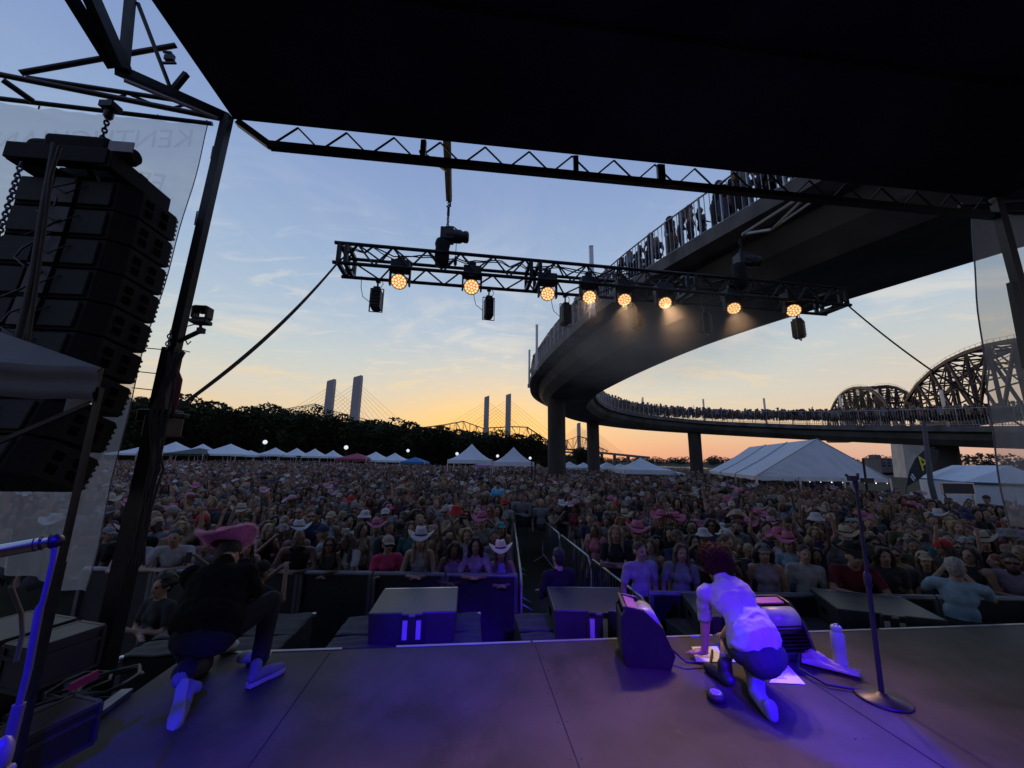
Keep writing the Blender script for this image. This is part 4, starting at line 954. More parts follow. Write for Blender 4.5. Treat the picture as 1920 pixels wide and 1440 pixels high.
# outrigger arms with their chains
arm1 = at(842, 374, 5.95); arm0 = at(838, 256, 4.15)
r = thing('outrigger_arm', 'dark outrigger arm holding chain of the left hoist', 'rigging arm', arm0, 'outrigger arms of the roof')
m = MB(); m.bar(arm0, arm1, .10, .07); m.build('beam', BLACK, r)
m = MB(); m.bar(at(788, 284, 4.25), arm0.lerp(arm1, .48), .035); m.bar(arm0 + Vector((0, 0, .0)), arm0 + Vector((0, -.3, .1)), .1); m.build('brace', BLACK, r)
m = MB(); m.tube([arm0.lerp(arm1, .3) + Vector((.05, 0, -.1)), arm1 + Vector((.03, 0, -.09))], .012, 6); m.build('strap', CABLE, r)
armb = at(1392, 439, 6.5); armt = at(1497, 372, 4.75)
r = thing('outrigger_arm', 'grey triangular outrigger arm under the ramp with pale end bar', 'rigging arm', armt, 'outrigger arms of the roof')
ob = at(1446, 431, 6.5)
m = MB(); m.bar(armt, armb, .035); m.bar(armt + EX * .08, ob, .03); m.bar(at(1540, 366, 4.8), ob, .03); m.build('beam', mat('dull_grey_steel', (.07, .07, .072), .5, .4), r)
m = MB(); m.bar(armb, ob, .05, .04); m.build('end_bar', mat('bright_galvanised_bar', (.40, .41, .36), .3, .3), r)

def hoist(label, top, body, side):
    r = thing('chain_hoist', label, 'hoist', body, 'chain hoists over the hanging truss')
    m = MB(); k = MB()
    chain(k, top, body + Vector((0, 0, .24)), .07, .009)
    k.build('chain', BLACKM, r)
    h = MB(); h.tube([top + Vector((0, 0, -.02)), top + Vector((.02, 0, -.07)), top + Vector((.03, 0, -.13)), top + Vector((0, 0, -.16)), top + Vector((-.035, 0, -.13))], .014, 8); h.lathe(top + Vector((0, 0, -.32)), [(.02, 0), (.024, .03), (.024, .12), (.012, .15)], n=10); h.build('hook', BLACKM, r)
    c = body + Vector((side * .12, 0, .12)); m.lathe(c - EX * .17, [(.05, 0), (.10, .02), (.115, .06), (.115, .27), (.10, .30), (.085, .32), (.10, .34), (.10, .40), (.06, .42)], EX, 18); m.box(body + Vector((0, 0, .13)), (.22, .22, .22), EX, EY)
    m.build('motor', DARK, r, bevel=.015)
    b = MB(); b.lathe(body + Vector((-.07, 0, -.46)), [(.05, 0), (.11, .04), (.125, .2), (.115, .36), (.13, .42), (.11, .5)], n=14); b.build('chain_bag', mat('black_canvas_bag', (.012, .012, .014), .9, var=.3, scale=30, bump=.5), r)
    s = MB(); s.tube([body + Vector((-.1, 0, .22)), body + Vector((-.02, 0, .31)), body + Vector((.1, 0, .30)), body + Vector((.17, 0, .24))], .012, 6); s.build('handle', BLACKM, r)
    s = MB(); d = body + Vector((side * .16, 0, 0)); s.tube([d, d + Vector((0, 0, -.25))], .006, 5); s.lathe(d + Vector((0, 0, -.42)), [(.015, 0), (.028, .02), (.028, .13), (.012, .17)], n=8); s.build('lower_hook', BLACKM, r)
h1 = at(838, 452, 5.95); hoist('chain hoist with bag silhouetted against blue sky on the hanging truss', arm1, h1 + Vector((0, 0, -.03)), 1)
h2 = at(1392, 500, 6.65); hoist('dark chain hoist under the ramp at right half of hanging truss', Vector((h2.x, h2.y, armb.z - .03)), h2, 1)

# hanging lighting truss
TA = Vector((-2.78, 5.6, 5.81)); TB = Vector((6.41, 6.93, 5.81)); TD = (TB - TA).normalized(); TN = Vector((-TD.y, TD.x, 0)); TH, TW = .34, .50
TL = (TB - TA).length
lt = thing('lighting_truss', 'long black box truss hung from chains carrying amber lamps', 'truss', (TA + TB) / 2)
UPZ = Vector((0, 0, 1))
cor = [Vector((0, 0, 0)), TN * TW, TN * TW + UPZ * TH, UPZ * TH]
for nm, c in zip(range(4), cor):
    m = MB(); m.tube([TA + c - TD * .08, TB + c + TD * .08], .03, 10); m.build('chord', BLACKM, lt)
m = MB(); N = 17
for i in range(N):
    f0, f1, f2 = TA + TD * (TL * i / N), TA + TD * (TL * (i + .5) / N), TA + TD * (TL * (i + 1) / N)
    for (p, q) in ((cor[0], cor[3]), (cor[1], cor[0]), (cor[2], cor[3])):
        m.tube([f0 + p, f1 + q], .015, 6); m.tube([f1 + q, f2 + p], .015, 6)
m.build('lacing', BLACKM, lt)
for f in (0.0, .012, .335, .352, .645, .662, .985, 1.0):
    p = TA + TD * (TL * f); m = MB()
    for a_, b_ in ((0, 1), (1, 2), (2, 3), (3, 0)): m.bar(p + cor[a_], p + cor[b_], .06, .05)
    m.build('end_frame', BLACKM, lt)
m = MB(); rg = random.Random(3)
pts = [TA + TD * (TL * i / 60) + TN * (.25 + rg.uniform(-.12, .12)) + UPZ * (TH + .02 + rg.uniform(0, .05)) for i in range(61)]
m.tube(pts, .012, 5); m.tube([p + TN * .05 + UPZ * rg.uniform(-.03, .03) for p in pts], .010, 5); m.build('cable_run', CABLE, lt)
def on_truss(px, py, off):
    d = ray(px, py); n = TN; p0 = TA + TN * off; t = (p0 - CAM).dot(n) / d.dot(n); return CAM + d * t
amber = mat('amber_led', (.9, .6, .3), .4, emit=(1.0, .66, .30), es=1.25); lensm = mat('lamp_front_glass', (.12, .07, .03), .25, emit=(1.0, .40, .11), es=.62)
lab = ['leftmost amber lamp on the hanging truss, near its free end', 'second amber lamp from the left, below chain hoist side of truss', 'third amber lamp from left, just right of the truss joint', 'fourth amber lamp from left, in front of the tall mast', 'fifth amber lamp from left, glowing against the ramp', 'sixth amber lamp from left, with the strongest smoky beam', 'seventh amber lamp from left, alone under dark hoist', 'rightmost amber lamp, above the last hanging box lamp']
heads = [(748, 528, .125), (884, 538, .128), (1027, 551, .12), (1105, 557, .118), (1171, 562, .118), (1247, 568, .115), (1376, 578, .118), (1488, 582, .125)]
aims = [S(-1.4, 1.2, 1.2), S(-.6, .8, 1.2), S(.4, .6, 1.2), S(.9, 1.9, 1.2), S(1.4, 2.2, 1.2), S(2.3, 1.9, 1.2), S(2.6, 2.6, 1.2), S(2.2, 2.2, 1.2)]
for i, (px, py, rad) in enumerate(heads):
    c = on_truss(px, py, .12); base = Vector((c.x, c.y, 0)); r = thing('wash_light', lab[i], 'stage light', c + Vector((0, 0, .3)), 'amber lamps on the hanging truss')
    top = Vector((c.x, c.y, 5.81)) + TN * .05
    aim = (aims[i] * .6 + CAM * .4 - c).normalized() if i < 4 else (aims[i] - c).normalized()
    m = MB(); m.box(c + Vector((0, .04, .28)), (.30, .22, .17), TD, TN); m.box(c + Vector((0, .04, .41)), (.12, .08, .12), TD, TN); m.build('base', DARK, r, bevel=.012)
    for s in (-1, 1):
        m = MB(); m.box(c + TD * (s * .155) + Vector((0, .04, .10)), (.03, .09, .30), TD, TN); m.build('yoke_arm', DARK, r, bevel=.006)
    m = MB(); m.lathe(c - aim * .17, [(.05, 0), (.10, .03), (rad * 1.0, .08), (rad * 1.03, .155), (rad * 1.06, .17), (rad * .97, .172)], aim, 20); m.build('head', DARK, r)
    m = MB(); m.lathe(c + aim * .004, [(rad * .96, 0), (rad * .96, .003)], aim, 24); m.build('lens_plate', lensm, r)
    m = MB(); x = aim.cross(UPZ).normalized(); y = x.cross(aim)
    for ring, k in ((0, 1), (.40, 6), (.76, 12)):
        for j in range(k):
            a_ = 2 * math.pi * j / k + ring; p = c + aim * .008 + (x * math.cos(a_) + y * math.sin(a_)) * rad * ring; m.lathe(p, [(rad * .155, 0), (rad * .13, .006), (.001, .009)], aim, 10)
    m.build('led_array', amber, r)
    lo = lamp('lamp_beam', 'SPOT', c + aim * .05, c + aim * 3, (170, 170, 200, 380, 380, 460, 230, 45)[i], (1.0, .60, .34), spot_size=R(40), spot_blend=.9, shadow_soft_size=.10)
    lo.parent = r; lo.matrix_parent_inverse = Matrix.Translation(-WL[r.name])
boxes = [(706, 562), (916, 578), (1060, 590), (1192, 596), (1323, 606), (1497, 617)]
bl = ['leftmost black box lamp hanging clear against the sky', 'second hanging box lamp from the left, against pale clouds', 'third hanging box lamp, overlapping the outer edge of ramp', 'fourth hanging box lamp, lost against the dark ramp girder', 'fifth hanging box lamp, at the inner edge of ramp', 'rightmost hanging box lamp below the last amber lamp']
for i, (px, py) in enumerate(boxes):
    c = on_truss(px, py, .5); yaw = (.0, .1, .15, .5, .6, .55)[i]; X = TD * math.cos(yaw) + TN * math.sin(yaw); Yd = UPZ.cross(X)
    r = thing('box_lamp', bl[i], 'stage light', c, 'unlit box lamps under the hanging truss')
    m = MB(); m.box(c, (.15, .20, .34), X, Yd); m.box(c + Vector((0, 0, .19)), (.11, .15, .05), X, Yd); m.box(c - Vector((0, 0, .18)), (.10, .16, .03), X, Yd)
    for k in range(5): m.box(c + Yd * -.105 + Vector((0, 0, -.12 + k * .06)), (.13, .012, .03), X, Yd)
    m.build('housing', DARK, r, bevel=.01)
    m = MB(); 
    for s in (-1, 1): m.bar(c + X * (s * .105) + UPZ * .2, c + X * (s * .105) - UPZ * .22, .012, .03)
    m.bar(c - X * .105 - UPZ * .22, c + X * .105 - UPZ * .22, .012); m.bar(c - X * .105 + UPZ * .2, c + X * .105 + UPZ * .2, .012); m.build('frame', BLACKM, r)
    m = MB(); m.bar(c + UPZ * .2, Vector((c.x, c.y, 5.80)), .025); m.box(Vector((c.x, c.y, 5.79)), (.07, .09, .06), TD, TN); m.tube([c + UPZ * .22 + X * .05, c + UPZ * .3 + X * .09, Vector((c.x, c.y, 5.84)) + X * .02], .006, 5); m.build('clamp', BLACKM, r)
    m = MB(); p = c + X * (-.11 if i < 5 else .12); m.tube([p - UPZ * .05, p + UPZ * .04 - X * (.12 if i < 5 else -.1), p + UPZ * .2 - X * (.16 if i < 5 else -.12), Vector((p.x, p.y, 5.85)) - X * (.17 if i < 5 else -.05)], .006, 5); m.build('cable', CABLE, r)
# straps from the truss ends
e1 = at(300, 788, 3.62); m = MB(); p = sag(TA - UPZ * .0, e1, .16, 24); m.tube(p, .017, 6); m.tube([q + Vector((.0, 0, -.03 * math.sin(math.pi * i / 24))) for i, q in enumerate(p)], .012, 5)
tag(m.build('guy_strap', CABLE), 'black strap sagging from truss end to the steel leg', 'strap', 'guy straps of the hanging truss')
m = MB(); m.tube(sag(TB, at(2010, 845, 5.5), .22, 20), .013, 6); tag(m.build('guy_strap', CABLE), 'thin black line from right truss end down across railway bridge', 'strap', 'guy straps of the hanging truss')

# the two front legs of the roof
leg = thing('roof_leg', 'thick black steel leg wrapped in cables at left front of roof', 'roof leg', (-3.36, 3.6, 0), 'front legs of the stage roof')
lt0, lt1, lt2 = at(427, 218, 3.6), at(312, 720, 3.6), Vector((-3.40, 3.6, 0)); 
m = MB(); m.bar(lt1, lt0, .085, .075); m.build('upper_tube', BLACKM, leg)
lb0 = at(262, 940, 3.6)
m = MB(); m.bar(lt2, lb0, .135, .12); m.bar(lb0, lt1 + Vector((0, 0, .35)), .125, .11); m.build('lower_tube', BLACKM, leg)
for (px, py) in ((401, 287), (371, 410)):
    c = at(px, py, 3.6); m = MB(); m.tube([c + Vector((.05, 0, .09)), c + Vector((-.02, 0, .08)), c + Vector((-.02, 0, -.07)), c + Vector((.05, 0, -.08))], .008, 6); m.build('handle', STEEL, leg)
m = MB(); rg = random.Random(8)
for k in range(7):
    x0 = rg.uniform(-.04, .12); m.tube([at(322 + rg.uniform(-14, 26), 660, 3.5), at(300 + rg.uniform(-22, 22), 770, 3.45), at(292 + rg.uniform(-14, 16), 880, 3.46), at(268 + rg.uniform(-4, 30), 950, 3.48), at(240 + rg.uniform(0, 30), 1060, 3.5)], .011, 5)
m.build('cable_bundle', CABLE, leg)
m = MB(); m.box(at(300, 780, 3.55), (.30, .16, .11)); m.box(at(306, 800, 3.55), (.2, .2, .2)); m.box(at(328, 779, 3.5), (.22, .07, .05), Vector((1, 0, -.1)).normalized(), Vector((0, 1, 0))); m.build('clamp_bracket', BLACKM, leg, bevel=.012)
m = MB(); m.bar(at(245, 788, 3.5), at(292, 770, 3.55), .05, .03); m.build('lever', BLACKM, leg)
for (y0, x0, x1) in ((652, 268, 312), (656, 338, 356), (697, 262, 300), (727, 248, 285), (736, 322, 344)):
    m = MB(); m.tube([at(x0, y0, 3.6), at(x1, y0 + 4, 3.6)], .005, 5); m.build('bolt_rod', STEEL, leg)
m = MB(); m.tube([at(331, 690, 3.5), at(337, 712, 3.48), at(330, 750, 3.48), at(324, 775, 3.5)], [.012, .022, .022, .012], 6); m.build('red_strap', mat('dull_red_webbing', (.11, .02, .03), .8), leg)
k = MB(); chain(k, at(320, 620, 3.52), at(312, 655, 3.5), .05, .006); k.build('chain', STEEL, leg)
leg2 = thing('roof_leg', 'plain black steel leg at right front of roof before a banner', 'roof leg', (7.4, 4.85, 0), 'front legs of the stage roof')
q0 = S(7.22, 4.0, 6.5); q1 = at(1917, 560, q0.y + .02); q2 = q0 + (q1 - q0) * (6.5 / (q0.z - q1.z))
m = MB(); m.bar(q2, q0, .10, .09); m.build('upper_tube', BLACK, leg2)
m = MB(); m.tube([q0.lerp(q2, .2) + Vector((.08, -.05, .1)), q0.lerp(q2, .2) + Vector((.17, -.05, .08)), q0.lerp(q2, .2) + Vector((.17, -.05, -.07)), q0.lerp(q2, .2) + Vector((.08, -.05, -.1))], .01, 6); m.build('handle', STEEL, leg2)
m = MB(); m.bar(at(1897, 530, 4.7), at(1928, 690, 4.7), .08, .06); m.build('lower_brace', BLACK, leg2)
# flood light on the left leg
c = at(379, 590, 3.5); r = thing('flood_light', 'small black flood light on a bent arm of the steel leg', 'flood light', c)
m = MB()
for s in (-1, 1): m.box(c + EX * (s * .062) + UPZ * .015, (.022, .10, .12), EX, EY)
m.box(c + UPZ * .07, (.12, .10, .022), EX, EY); m.box(c - UPZ * .045, (.12, .10, .022), EX, EY); m.box(c - UPZ * .075, (.15, .11, .04), EX, EY); m.build('housing', DARK, r, bevel=.01)
m = MB(); m.box(c + EY * .05 + UPZ * .05, (.1, .02, .05), EX, EY); m.build('back_plate', DARK, r)
m = MB(); b0 = at(335, 640, 3.52); b1 = at(377, 620, 3.5); m.tube([b0, b1], .022, 8); m.tube([b1, c - UPZ * .1], .014, 6); m.box(b1, (.05, .05, .05)); m.build('arm', BLACKM, r)
m = MB(); m.tube([c - UPZ * .1 - EX * .05, at(350, 612, 3.5), at(345, 632, 3.5), at(352, 646, 3.5), at(358, 640, 3.5)], .006, 5); m.build('cable', CABLE, r)

# ================================================================== left wing: outrigger trusses
w = thing('wing_truss', 'dark steel outrigger frame left of the roof corner holding banner', 'truss', at(215, 130, 3.4))
corner = at(428, 222, 3.62)
def beams(name, lst, m_=BLACKM):
    for (p, q, wd, hg) in lst:
        mb = MB(); mb.bar(p, q, wd, hg); mb.build(name, m_, w)
knee = at(215, 128, 3.0)
beams('main_beam', [(at(118, -30, 2.55), knee, .05, .11), (at(160, -30, 2.6), at(230, 128, 3.0), .085, .11), (knee, corner, .075, .08)])
beams('strut', [(at(246, -20, 2.9), at(232, 128, 3.0), .06, .06), (at(322, 172, 3.3), at(350, 138, 3.3), .045, .045), (at(258, 5, 2.95), at(322, 172, 3.3), .026, .026)])
def tubes(name, lst, m_=BLACKM):
    for (p, q, rr) in lst:
        mb = MB(); mb.tube([p, q], rr, 10); mb.build(name, m_, w)
tubes('tube', [(at(38, 137, 3.1), at(330, 85, 3.5), .026), (at(-60, 128, 3.3), at(412, 222, 3.7), .028), (at(52, 146, 3.4), at(385, 196, 3.75), .024), (at(-40, 180, 3.45), at(398, 232, 3.85), .024)])
tubes('lacing', [(at(5, 150, 3.3), at(62, 190, 3.5), .03), (at(200, 190, 3.5), at(235, 178, 3.6), .014), (at(245, 178, 3.6), at(310, 205, 3.7), .014), (at(315, 205, 3.7), at(345, 197, 3.7), .014)])
m = MB(); m.box(at(318, 108, 3.4), (.10, .03, .06)); m.bar(at(306, 97, 3.4), at(322, 99, 3.4), .02); m.bar(at(304, 118, 3.4), at(330, 118, 3.4), .02); m.build('bracket', BLACKM, w)
lw = mat('pale_beam_edge', (.45, .44, .42), .5); m = MB(); m.bar(at(232, 150, 3.03), at(408, 222, 3.55), .035, .02); m.build('light_strip', lw, w)
# banner
def cloth_material(name, c, tr, vis):
    m = bpy.data.materials.new(name); m.use_nodes = True; n = m.node_tree.nodes; l = m.node_tree.links; n.clear()
    o = n.new('ShaderNodeOutputMaterial'); d = n.new('ShaderNodeBsdfDiffuse'); t = n.new('ShaderNodeBsdfTranslucent'); x = n.new('ShaderNodeBsdfTransparent'); a = n.new('ShaderNodeMixShader'); b = n.new('ShaderNodeMixShader')
    tc_ = n.new('ShaderNodeTexCoord'); nz = n.new('ShaderNodeTexNoise'); nz.inputs['Scale'].default_value = 5; nz.inputs['Detail'].default_value = 6; l.new(tc_.outputs['Object'], nz.inputs[0])
    mr = n.new('ShaderNodeMapRange'); mr.inputs['To Min'].default_value = .85; mr.inputs['To Max'].default_value = 1.1; l.new(nz.outputs[0], mr.inputs[0])
    vm = n.new('ShaderNodeVectorMath'); vm.operation = 'SCALE'; vm.inputs[0].default_value = c; l.new(mr.outputs[0], vm.inputs['Scale']); l.new(vm.outputs[0], d.inputs[0]); l.new(vm.outputs[0], t.inputs[0])
    a.inputs[0].default_value = tr; l.new(d.outputs[0], a.inputs[1]); l.new(t.outputs[0], a.inputs[2]); b.inputs[0].default_value = vis; l.new(x.outputs[0], b.inputs[1]); l.new(a.outputs[0], b.inputs[2]); l.new(b.outputs[0], o.inputs[0]); return m
MESHB = cloth_material('mesh_banner_fabric', (.50, .53, .58), .75, .44); PRINT = cloth_material('banner_print_pale', (.95, .93, .95), .95, .14)
def banner_pt(corners, f):
    tl, tr, br_, bl_ = corners
    def q(u, v):
        p = (tl * (1 - u) + tr * u) * (1 - v) + (bl_ * (1 - u) + br_ * u) * v
        return p + Vector((0, 1, 0)) * (.03 * math.sin(u * 17 + v * 3) * v + .025 * math.sin(u * 31 + v * 9) * (.3 + v) + .012 * math.sin(v * 23 + u * 5)) * f - Vector((0, 0, .02)) * math.sin(u * 9 * math.pi) ** 2 * (1 - v) ** 4
    return q
bc = (at(-60, 184, 3.55), at(391, 236, 3.9), at(148, 1112, 3.9), at(-90, 1040, 3.55)); bq = banner_pt(bc, 1)
br1 = thing('mesh_banner', 'pale see-through mesh banner with reversed lettering behind the speaker hang', 'banner', bc[1])
m = MB(); m.grid(bq, 60, 70); m.build('cloth', MESHB, br1)
m = MB(); m.tube([bq(1, i / 30) for i in range(31)], .005, 5); m.build('hem', mat('grey_hem', (.2, .2, .22), .8), br1)
for px in (62, 195, 290, 388):
    f = (px + 60) / 451; p = bq(min(f, 1), 0); m = MB(); m.tube([p, p + Vector((0, 0, .06))], .008, 5); m.build('tie', CABLE, br1)
def letters(body, u, v, size, sl):
    p = bq(u, v) + Vector((0, -.045, 0)); X = -(bq(u + .02, v) - bq(u - .02, v)); Yv = Vector((0, 0, 1)) ; X.normalize()
    M = Matrix((X, (bq(u, v - .02) - bq(u, v + .02)).normalized(), Vector((0, 1, 0)))).transposed().to_4x4(); M.translation = p
    text('lettering', body, size, M, PRINT, br1, ext=.001)
letters('KENTUCKIANA', .51, .085, .34, 0); letters('FESTIVAL', .60, .165, .34, 0)
bc2 = (at(1822, 400, 5.35), at(2040, 405, 5.1), at(2060, 1010, 5.1), at(1893, 985, 5.35)); bq2_ = banner_pt(bc2, .6)
def bq2(u, v): return bq2_(u, v) + Vector((.14, 0, 0)) * math.sin(v * 3.14) * (1 - u) * -.6
br2 = thing('mesh_banner', 'narrow translucent white mesh banner hanging behind right leg of the roof', 'banner', bc2[0])
m = MB(); m.grid(bq2, 24, 40); m.build('cloth', MESHB, br2)
m = MB(); m.tube([bq2(.0, i / 20) for i in range(21)], .010, 5); m.build('hem', mat('grey_hem', (.2, .2, .22), .8), br2)
m = MB(); m.tube([at(1815, 397, 5.3), at(2050, 398, 5.05)], .035, 8); m.tube([at(1800, 385, 5.2), at(2050, 372, 5.0)], .04, 8); m.build('pole', BLACKM, br2)

# ================================================================== line array
AYAW = R(5); AX = Vector((math.cos(AYAW), math.sin(AYAW), 0)); AY = Vector((-AX.y, AX.x, 0))
p_rr = at(226, 342, 3.05); BW, BH, BD = .80, .286, .50
pos = p_rr.copy(); pitch = 0.0; grillem = mat('speaker_cabinet_black', (.012, .012, .013), .7, var=.25, scale=25, bump=.1, spec=.2); recess = mat('handle_recess', (.001, .001, .001), .9, spec=.05)
top_mid = None
nm_ = ['topmost', 'second', 'third', 'fourth', 'fifth', 'sixth', 'seventh', 'eighth', 'lowest']
for i in range(9):
    Dv = AY * math.cos(pitch) - UPZ * math.sin(pitch); Uv = AX.cross(Dv)
    c0 = pos                                            # rear right upper edge, at the rear face
    r = thing('speaker_box', '%s black cabinet of the hanging speaker column%s' % (nm_[i], '' if i else ', right under the frame'), 'speaker', c0, 'cabinets of the hanging speaker column')
    def L(x, y, z): return c0 + AX * x + Dv * y - Uv * z
    m = MB(); h = BH - .012
    prof = [(-BW + .0, 0), (-.10, 0), (.0, .0), (.12, .10), (.12, BD), (-BW - .12, BD), (-BW - .12, .10), (-BW, 0)]
    prof = [(-BW, 0), (0, 0), (.12, .10), (.12, BD), (-BW - .12, BD), (-BW - .12, .10)]
    m.prism([L(x, y, h) for x, y in prof], Uv * h); m.build('cabinet', grillem, r, bevel=.008)
    for (u0, u1) in ((-BW * .98, -BW * .66), (-BW * .36, -BW * .04)):
        m = MB(); m.box(L((u0 + u1) / 2, -.012, h * .5), (u1 - u0, .025, h * .82), AX, Dv); m.build('rear_panel', mat('rear_panel_grey', (.017, .0172, .0195), .65, var=.2, spec=.3), r, bevel=.006)
    m = MB(); m.box(L(-BW * .5, -.02, h * .5), (BW * .22, .04, h * .9), AX, Dv); m.build('amplifier_plate', DARK, r, bevel=.005)
    for sd in (1,):
        for yy in (.19, .36):
            m = MB()
            for zz_ in (.32, .68): m.box(L(.122, yy, h * zz_), (.008, .075, h * .24), AX, Dv)
            m.build('handle', recess, r)
    m = MB()
    m.box(L(.10, BD + .004, h * .5), (.04, .012, h * .9), AX, Dv)
    for k in range(5): m.box(L(.10, BD + .014, h * (.14 + .18 * k)), (.036, .03, .02), AX, Dv)
    m.build('rigging_bar', BLACKM, r)
    m = MB(); q = [L(-BW * .5 + rng.uniform(-.12, .12), -.06 - .02 * k, h * (k / 3)) for k in range(5)]; m.tube(q, .008, 5); m.tube([L(-BW * .3, -.03, h * .3), L(-BW * .4, -.09, h * .75), L(-BW * .55, -.06, h * .5)], .006, 5); m.build('cable', CABLE, r)
    if i == 0: top_mid = L(-BW * .5, BD * .5, 0); topL = L
    pos = pos - Uv * BH; pitch += R((1.0, 1.5, 1.5, 2, 2.5, 3, 4, 5, 5)[i])
fb_ = thing('flying_frame', 'black flying frame with hoist on top of the speaker column', 'rigging frame', top_mid + UPZ * .2)
def FL(x, y, z): return p_rr + AX * x + AY * y + UPZ * z
m = MB()
for x in (-BW * .92, -.02): m.box(FL(x, BD * .35, .12), (.10, BD * 1.3, .16), AX, AY)
m.box(FL(-BW * .5, -.12, .13), (BW * 1.0, .09, .15), AX, AY); m.box(FL(-BW * .5, BD * .5, .22), (BW * .9, .09, .09), AX, AY); m.bar(FL(-BW * .85, -.1, .1), FL(-BW * .4, .2, .02), .05); m.bar(FL(-.2, -.1, .1), FL(-BW * .5, .3, .02), .05); m.build('bar', mat('matt_black_steel', (.010, .010, .011), .75, spec=.25), fb_, bevel=.008)
m = MB(); hc = FL(-BW * .42, .0, .27); m.box(hc, (.52, .22, .2), AX, AY); m.lathe(hc + AX * .2, [(.02, 0), (.08, .01), (.085, .17), (.06, .22)], AX, 16); m.lathe(hc - AX * .44, [(.05, 0), (.09, .03), (.09, .22)], AX, 14); m.build('hoist_motor', mat('matt_black_housing', (.008, .008, .009), .8, spec=.2), fb_, bevel=.03)
m = MB(); m.box(hc + AX * .36 - AY * .09 + UPZ * .02, (.2, .012, .1), AX, AY); m.build('name_plate', mat('dull_white_plate', (.3, .3, .33), .5), fb_)
k = MB(); cb_ = hc + AX * .05 + UPZ * .08; ct2 = at(206, 206, 3.0); cb_ = Vector((ct2.x, ct2.y, cb_.z)); chain(k, Vector((cb_.x, cb_.y, cb_.z)), ct2, .055, .008); k.build('chain', BLACKM, fb_)
m = MB(); m.lathe(ct2 - UPZ * .1, [(.02, 0), (.035, .02), (.035, .09), (.015, .12)], n=8); m.box(ct2 + UPZ * .03, (.12, .1, .06)); m.build('hook', BLACKM, fb_)
# cables and chain hanging down the column
m = MB(); m.tube([at(112, 275, 2.5), at(95, 330, 2.5), at(84, 420, 2.5), at(70, 520, 2.5), at(55, 620, 2.5), at(45, 700, 2.5)], .012, 6); m.tube([at(104, 270, 2.52), at(80, 400, 2.5), at(62, 520, 2.5), at(20, 700, 2.5)], .022, 6); tag(m.build('hanging_cable', mat('dull_cable', (.04, .038, .036), .7)), 'grey cable pair hanging down the back of speaker column', 'cable')
m = MB(); chain(m, at(40, 305, 2.6), at(-5, 450, 2.6), .045, .007); tag(m.build('hoist_chain', mat('blue_grey_chain', (.08, .09, .16), .4, .6)), 'loose chain hanging beside left edge of the speaker column', 'chain')
# ================================================================== canopy at the left and gear on the wing
cn = thing('pop_up_canopy', 'pop-up canopy with white valance at the left edge of stage', 'canopy', at(192, 740, 2.25))
T0 = at(192, 690, 1.95); T1 = at(-330, 628, 1.75); T1.z = T0.z; T2 = T0 + Vector((-.35, -2.4, 0)) * .2
pk = T0 + Vector((-1.45, .35, .42)); far_ = T0 + Vector((-1.15, .85, 0))
m = MB(); m.grid(lambda u, v: T0.lerp(T1, u).lerp(pk + (T1 - T0) * .0, v) + Vector((0, 0, -.05 * math.sin(math.pi * v) * math.sin(math.pi * u))), 16, 8)
m.grid(lambda u, v: T0.lerp(far_, u).lerp(pk, v) + Vector((0, 0, -.05 * math.sin(math.pi * v) * math.sin(math.pi * u))), 10, 8)
m.build('roof_cloth', mat('shaded_canopy_cloth', (.20, .205, .22), .8, var=.12, scale=3, bump=.2, transl=.15), cn)  # white cloth, its colour darkened for the shade under the stage roof
m = MB()
def val(u, v): return T0.lerp(T1, u) + Vector((0, -.01 - .012 * math.sin(v * 10), -.17 * v + .004 * math.sin(u * 22)))
m.grid(val, 20, 8); m.grid(lambda u, v: T0.lerp(far_, u) + Vector((.01, 0, -.17 * v)), 8, 2); m.build('valance', mat('shaded_valance', (.15, .15, .16), .8, var=.15, scale=4, bump=.2), cn)  # valance colour darkened for the same roof shade
m = MB(); m.bar(T0 + Vector((-.02, .03, -.1)), T0 + Vector((-.02, .03, -1.0)), .022); m.bar(T0 + Vector((-.02, .03, -.95)), T0 + Vector((-.02, .03, -2.2)), .028); m.build('leg', BLACKM, cn)
m = MB(); m.bar(T0 + Vector((-.02, .02, -.14)), T1 + Vector((0, .02, -.14)), .025); m.bar(T0 + Vector((-.05, .03, -.18)), T0.lerp(T1, .5) + Vector((0, .03, -.5)), .02); m.build('crossbar', BLACKM, cn)

# chrome boom and blue lit stand close to the camera
a = at(-40, 1040, 1.15); b = at(104, 1014, 1.22)
st = thing('boom_stand', 'chrome boom with blue lit upright at the left edge of stage', 'stand', b)
m = MB(); m.tube([a, a.lerp(b, .8)], .019, 14); m.tube([a.lerp(b, .8), b], .015, 12); m.build('boom', CHROME, st)
m = MB(); 
for f in (.72, .80, .93): m.tube([a.lerp(b, f), a.lerp(b, f + .02)], .020, 12)
m.sphere(b, .02, 12); m.build('clamp', BLACKM, st)
m = MB(); m.tube([b, at(100, 1050, 1.22), at(80, 1130, 1.22), at(74, 1140, 1.22), at(52, 1260, 1.22), at(36, 1320, 1.22)], [.008, .007, .007, .010, .009, .008], 8); m.build('upright', mat('grey_tube', (.07, .07, .09), .5, var=.1), st)
q = at(36, 1320, 1.22); m = MB(); m.tube([q, Vector((q.x - .02, q.y, ZF + .02))], .014, 8)
for an in (0, 2.1, 4.2): m.tube([Vector((q.x - .02, q.y, ZF + .16)), Vector((q.x - .02 + math.cos(an) * .25, q.y + math.sin(an) * .25, ZF + .012))], .010, 6)
m.build('base', mat('grey_tube', (.16, .16, .2), .5), st)
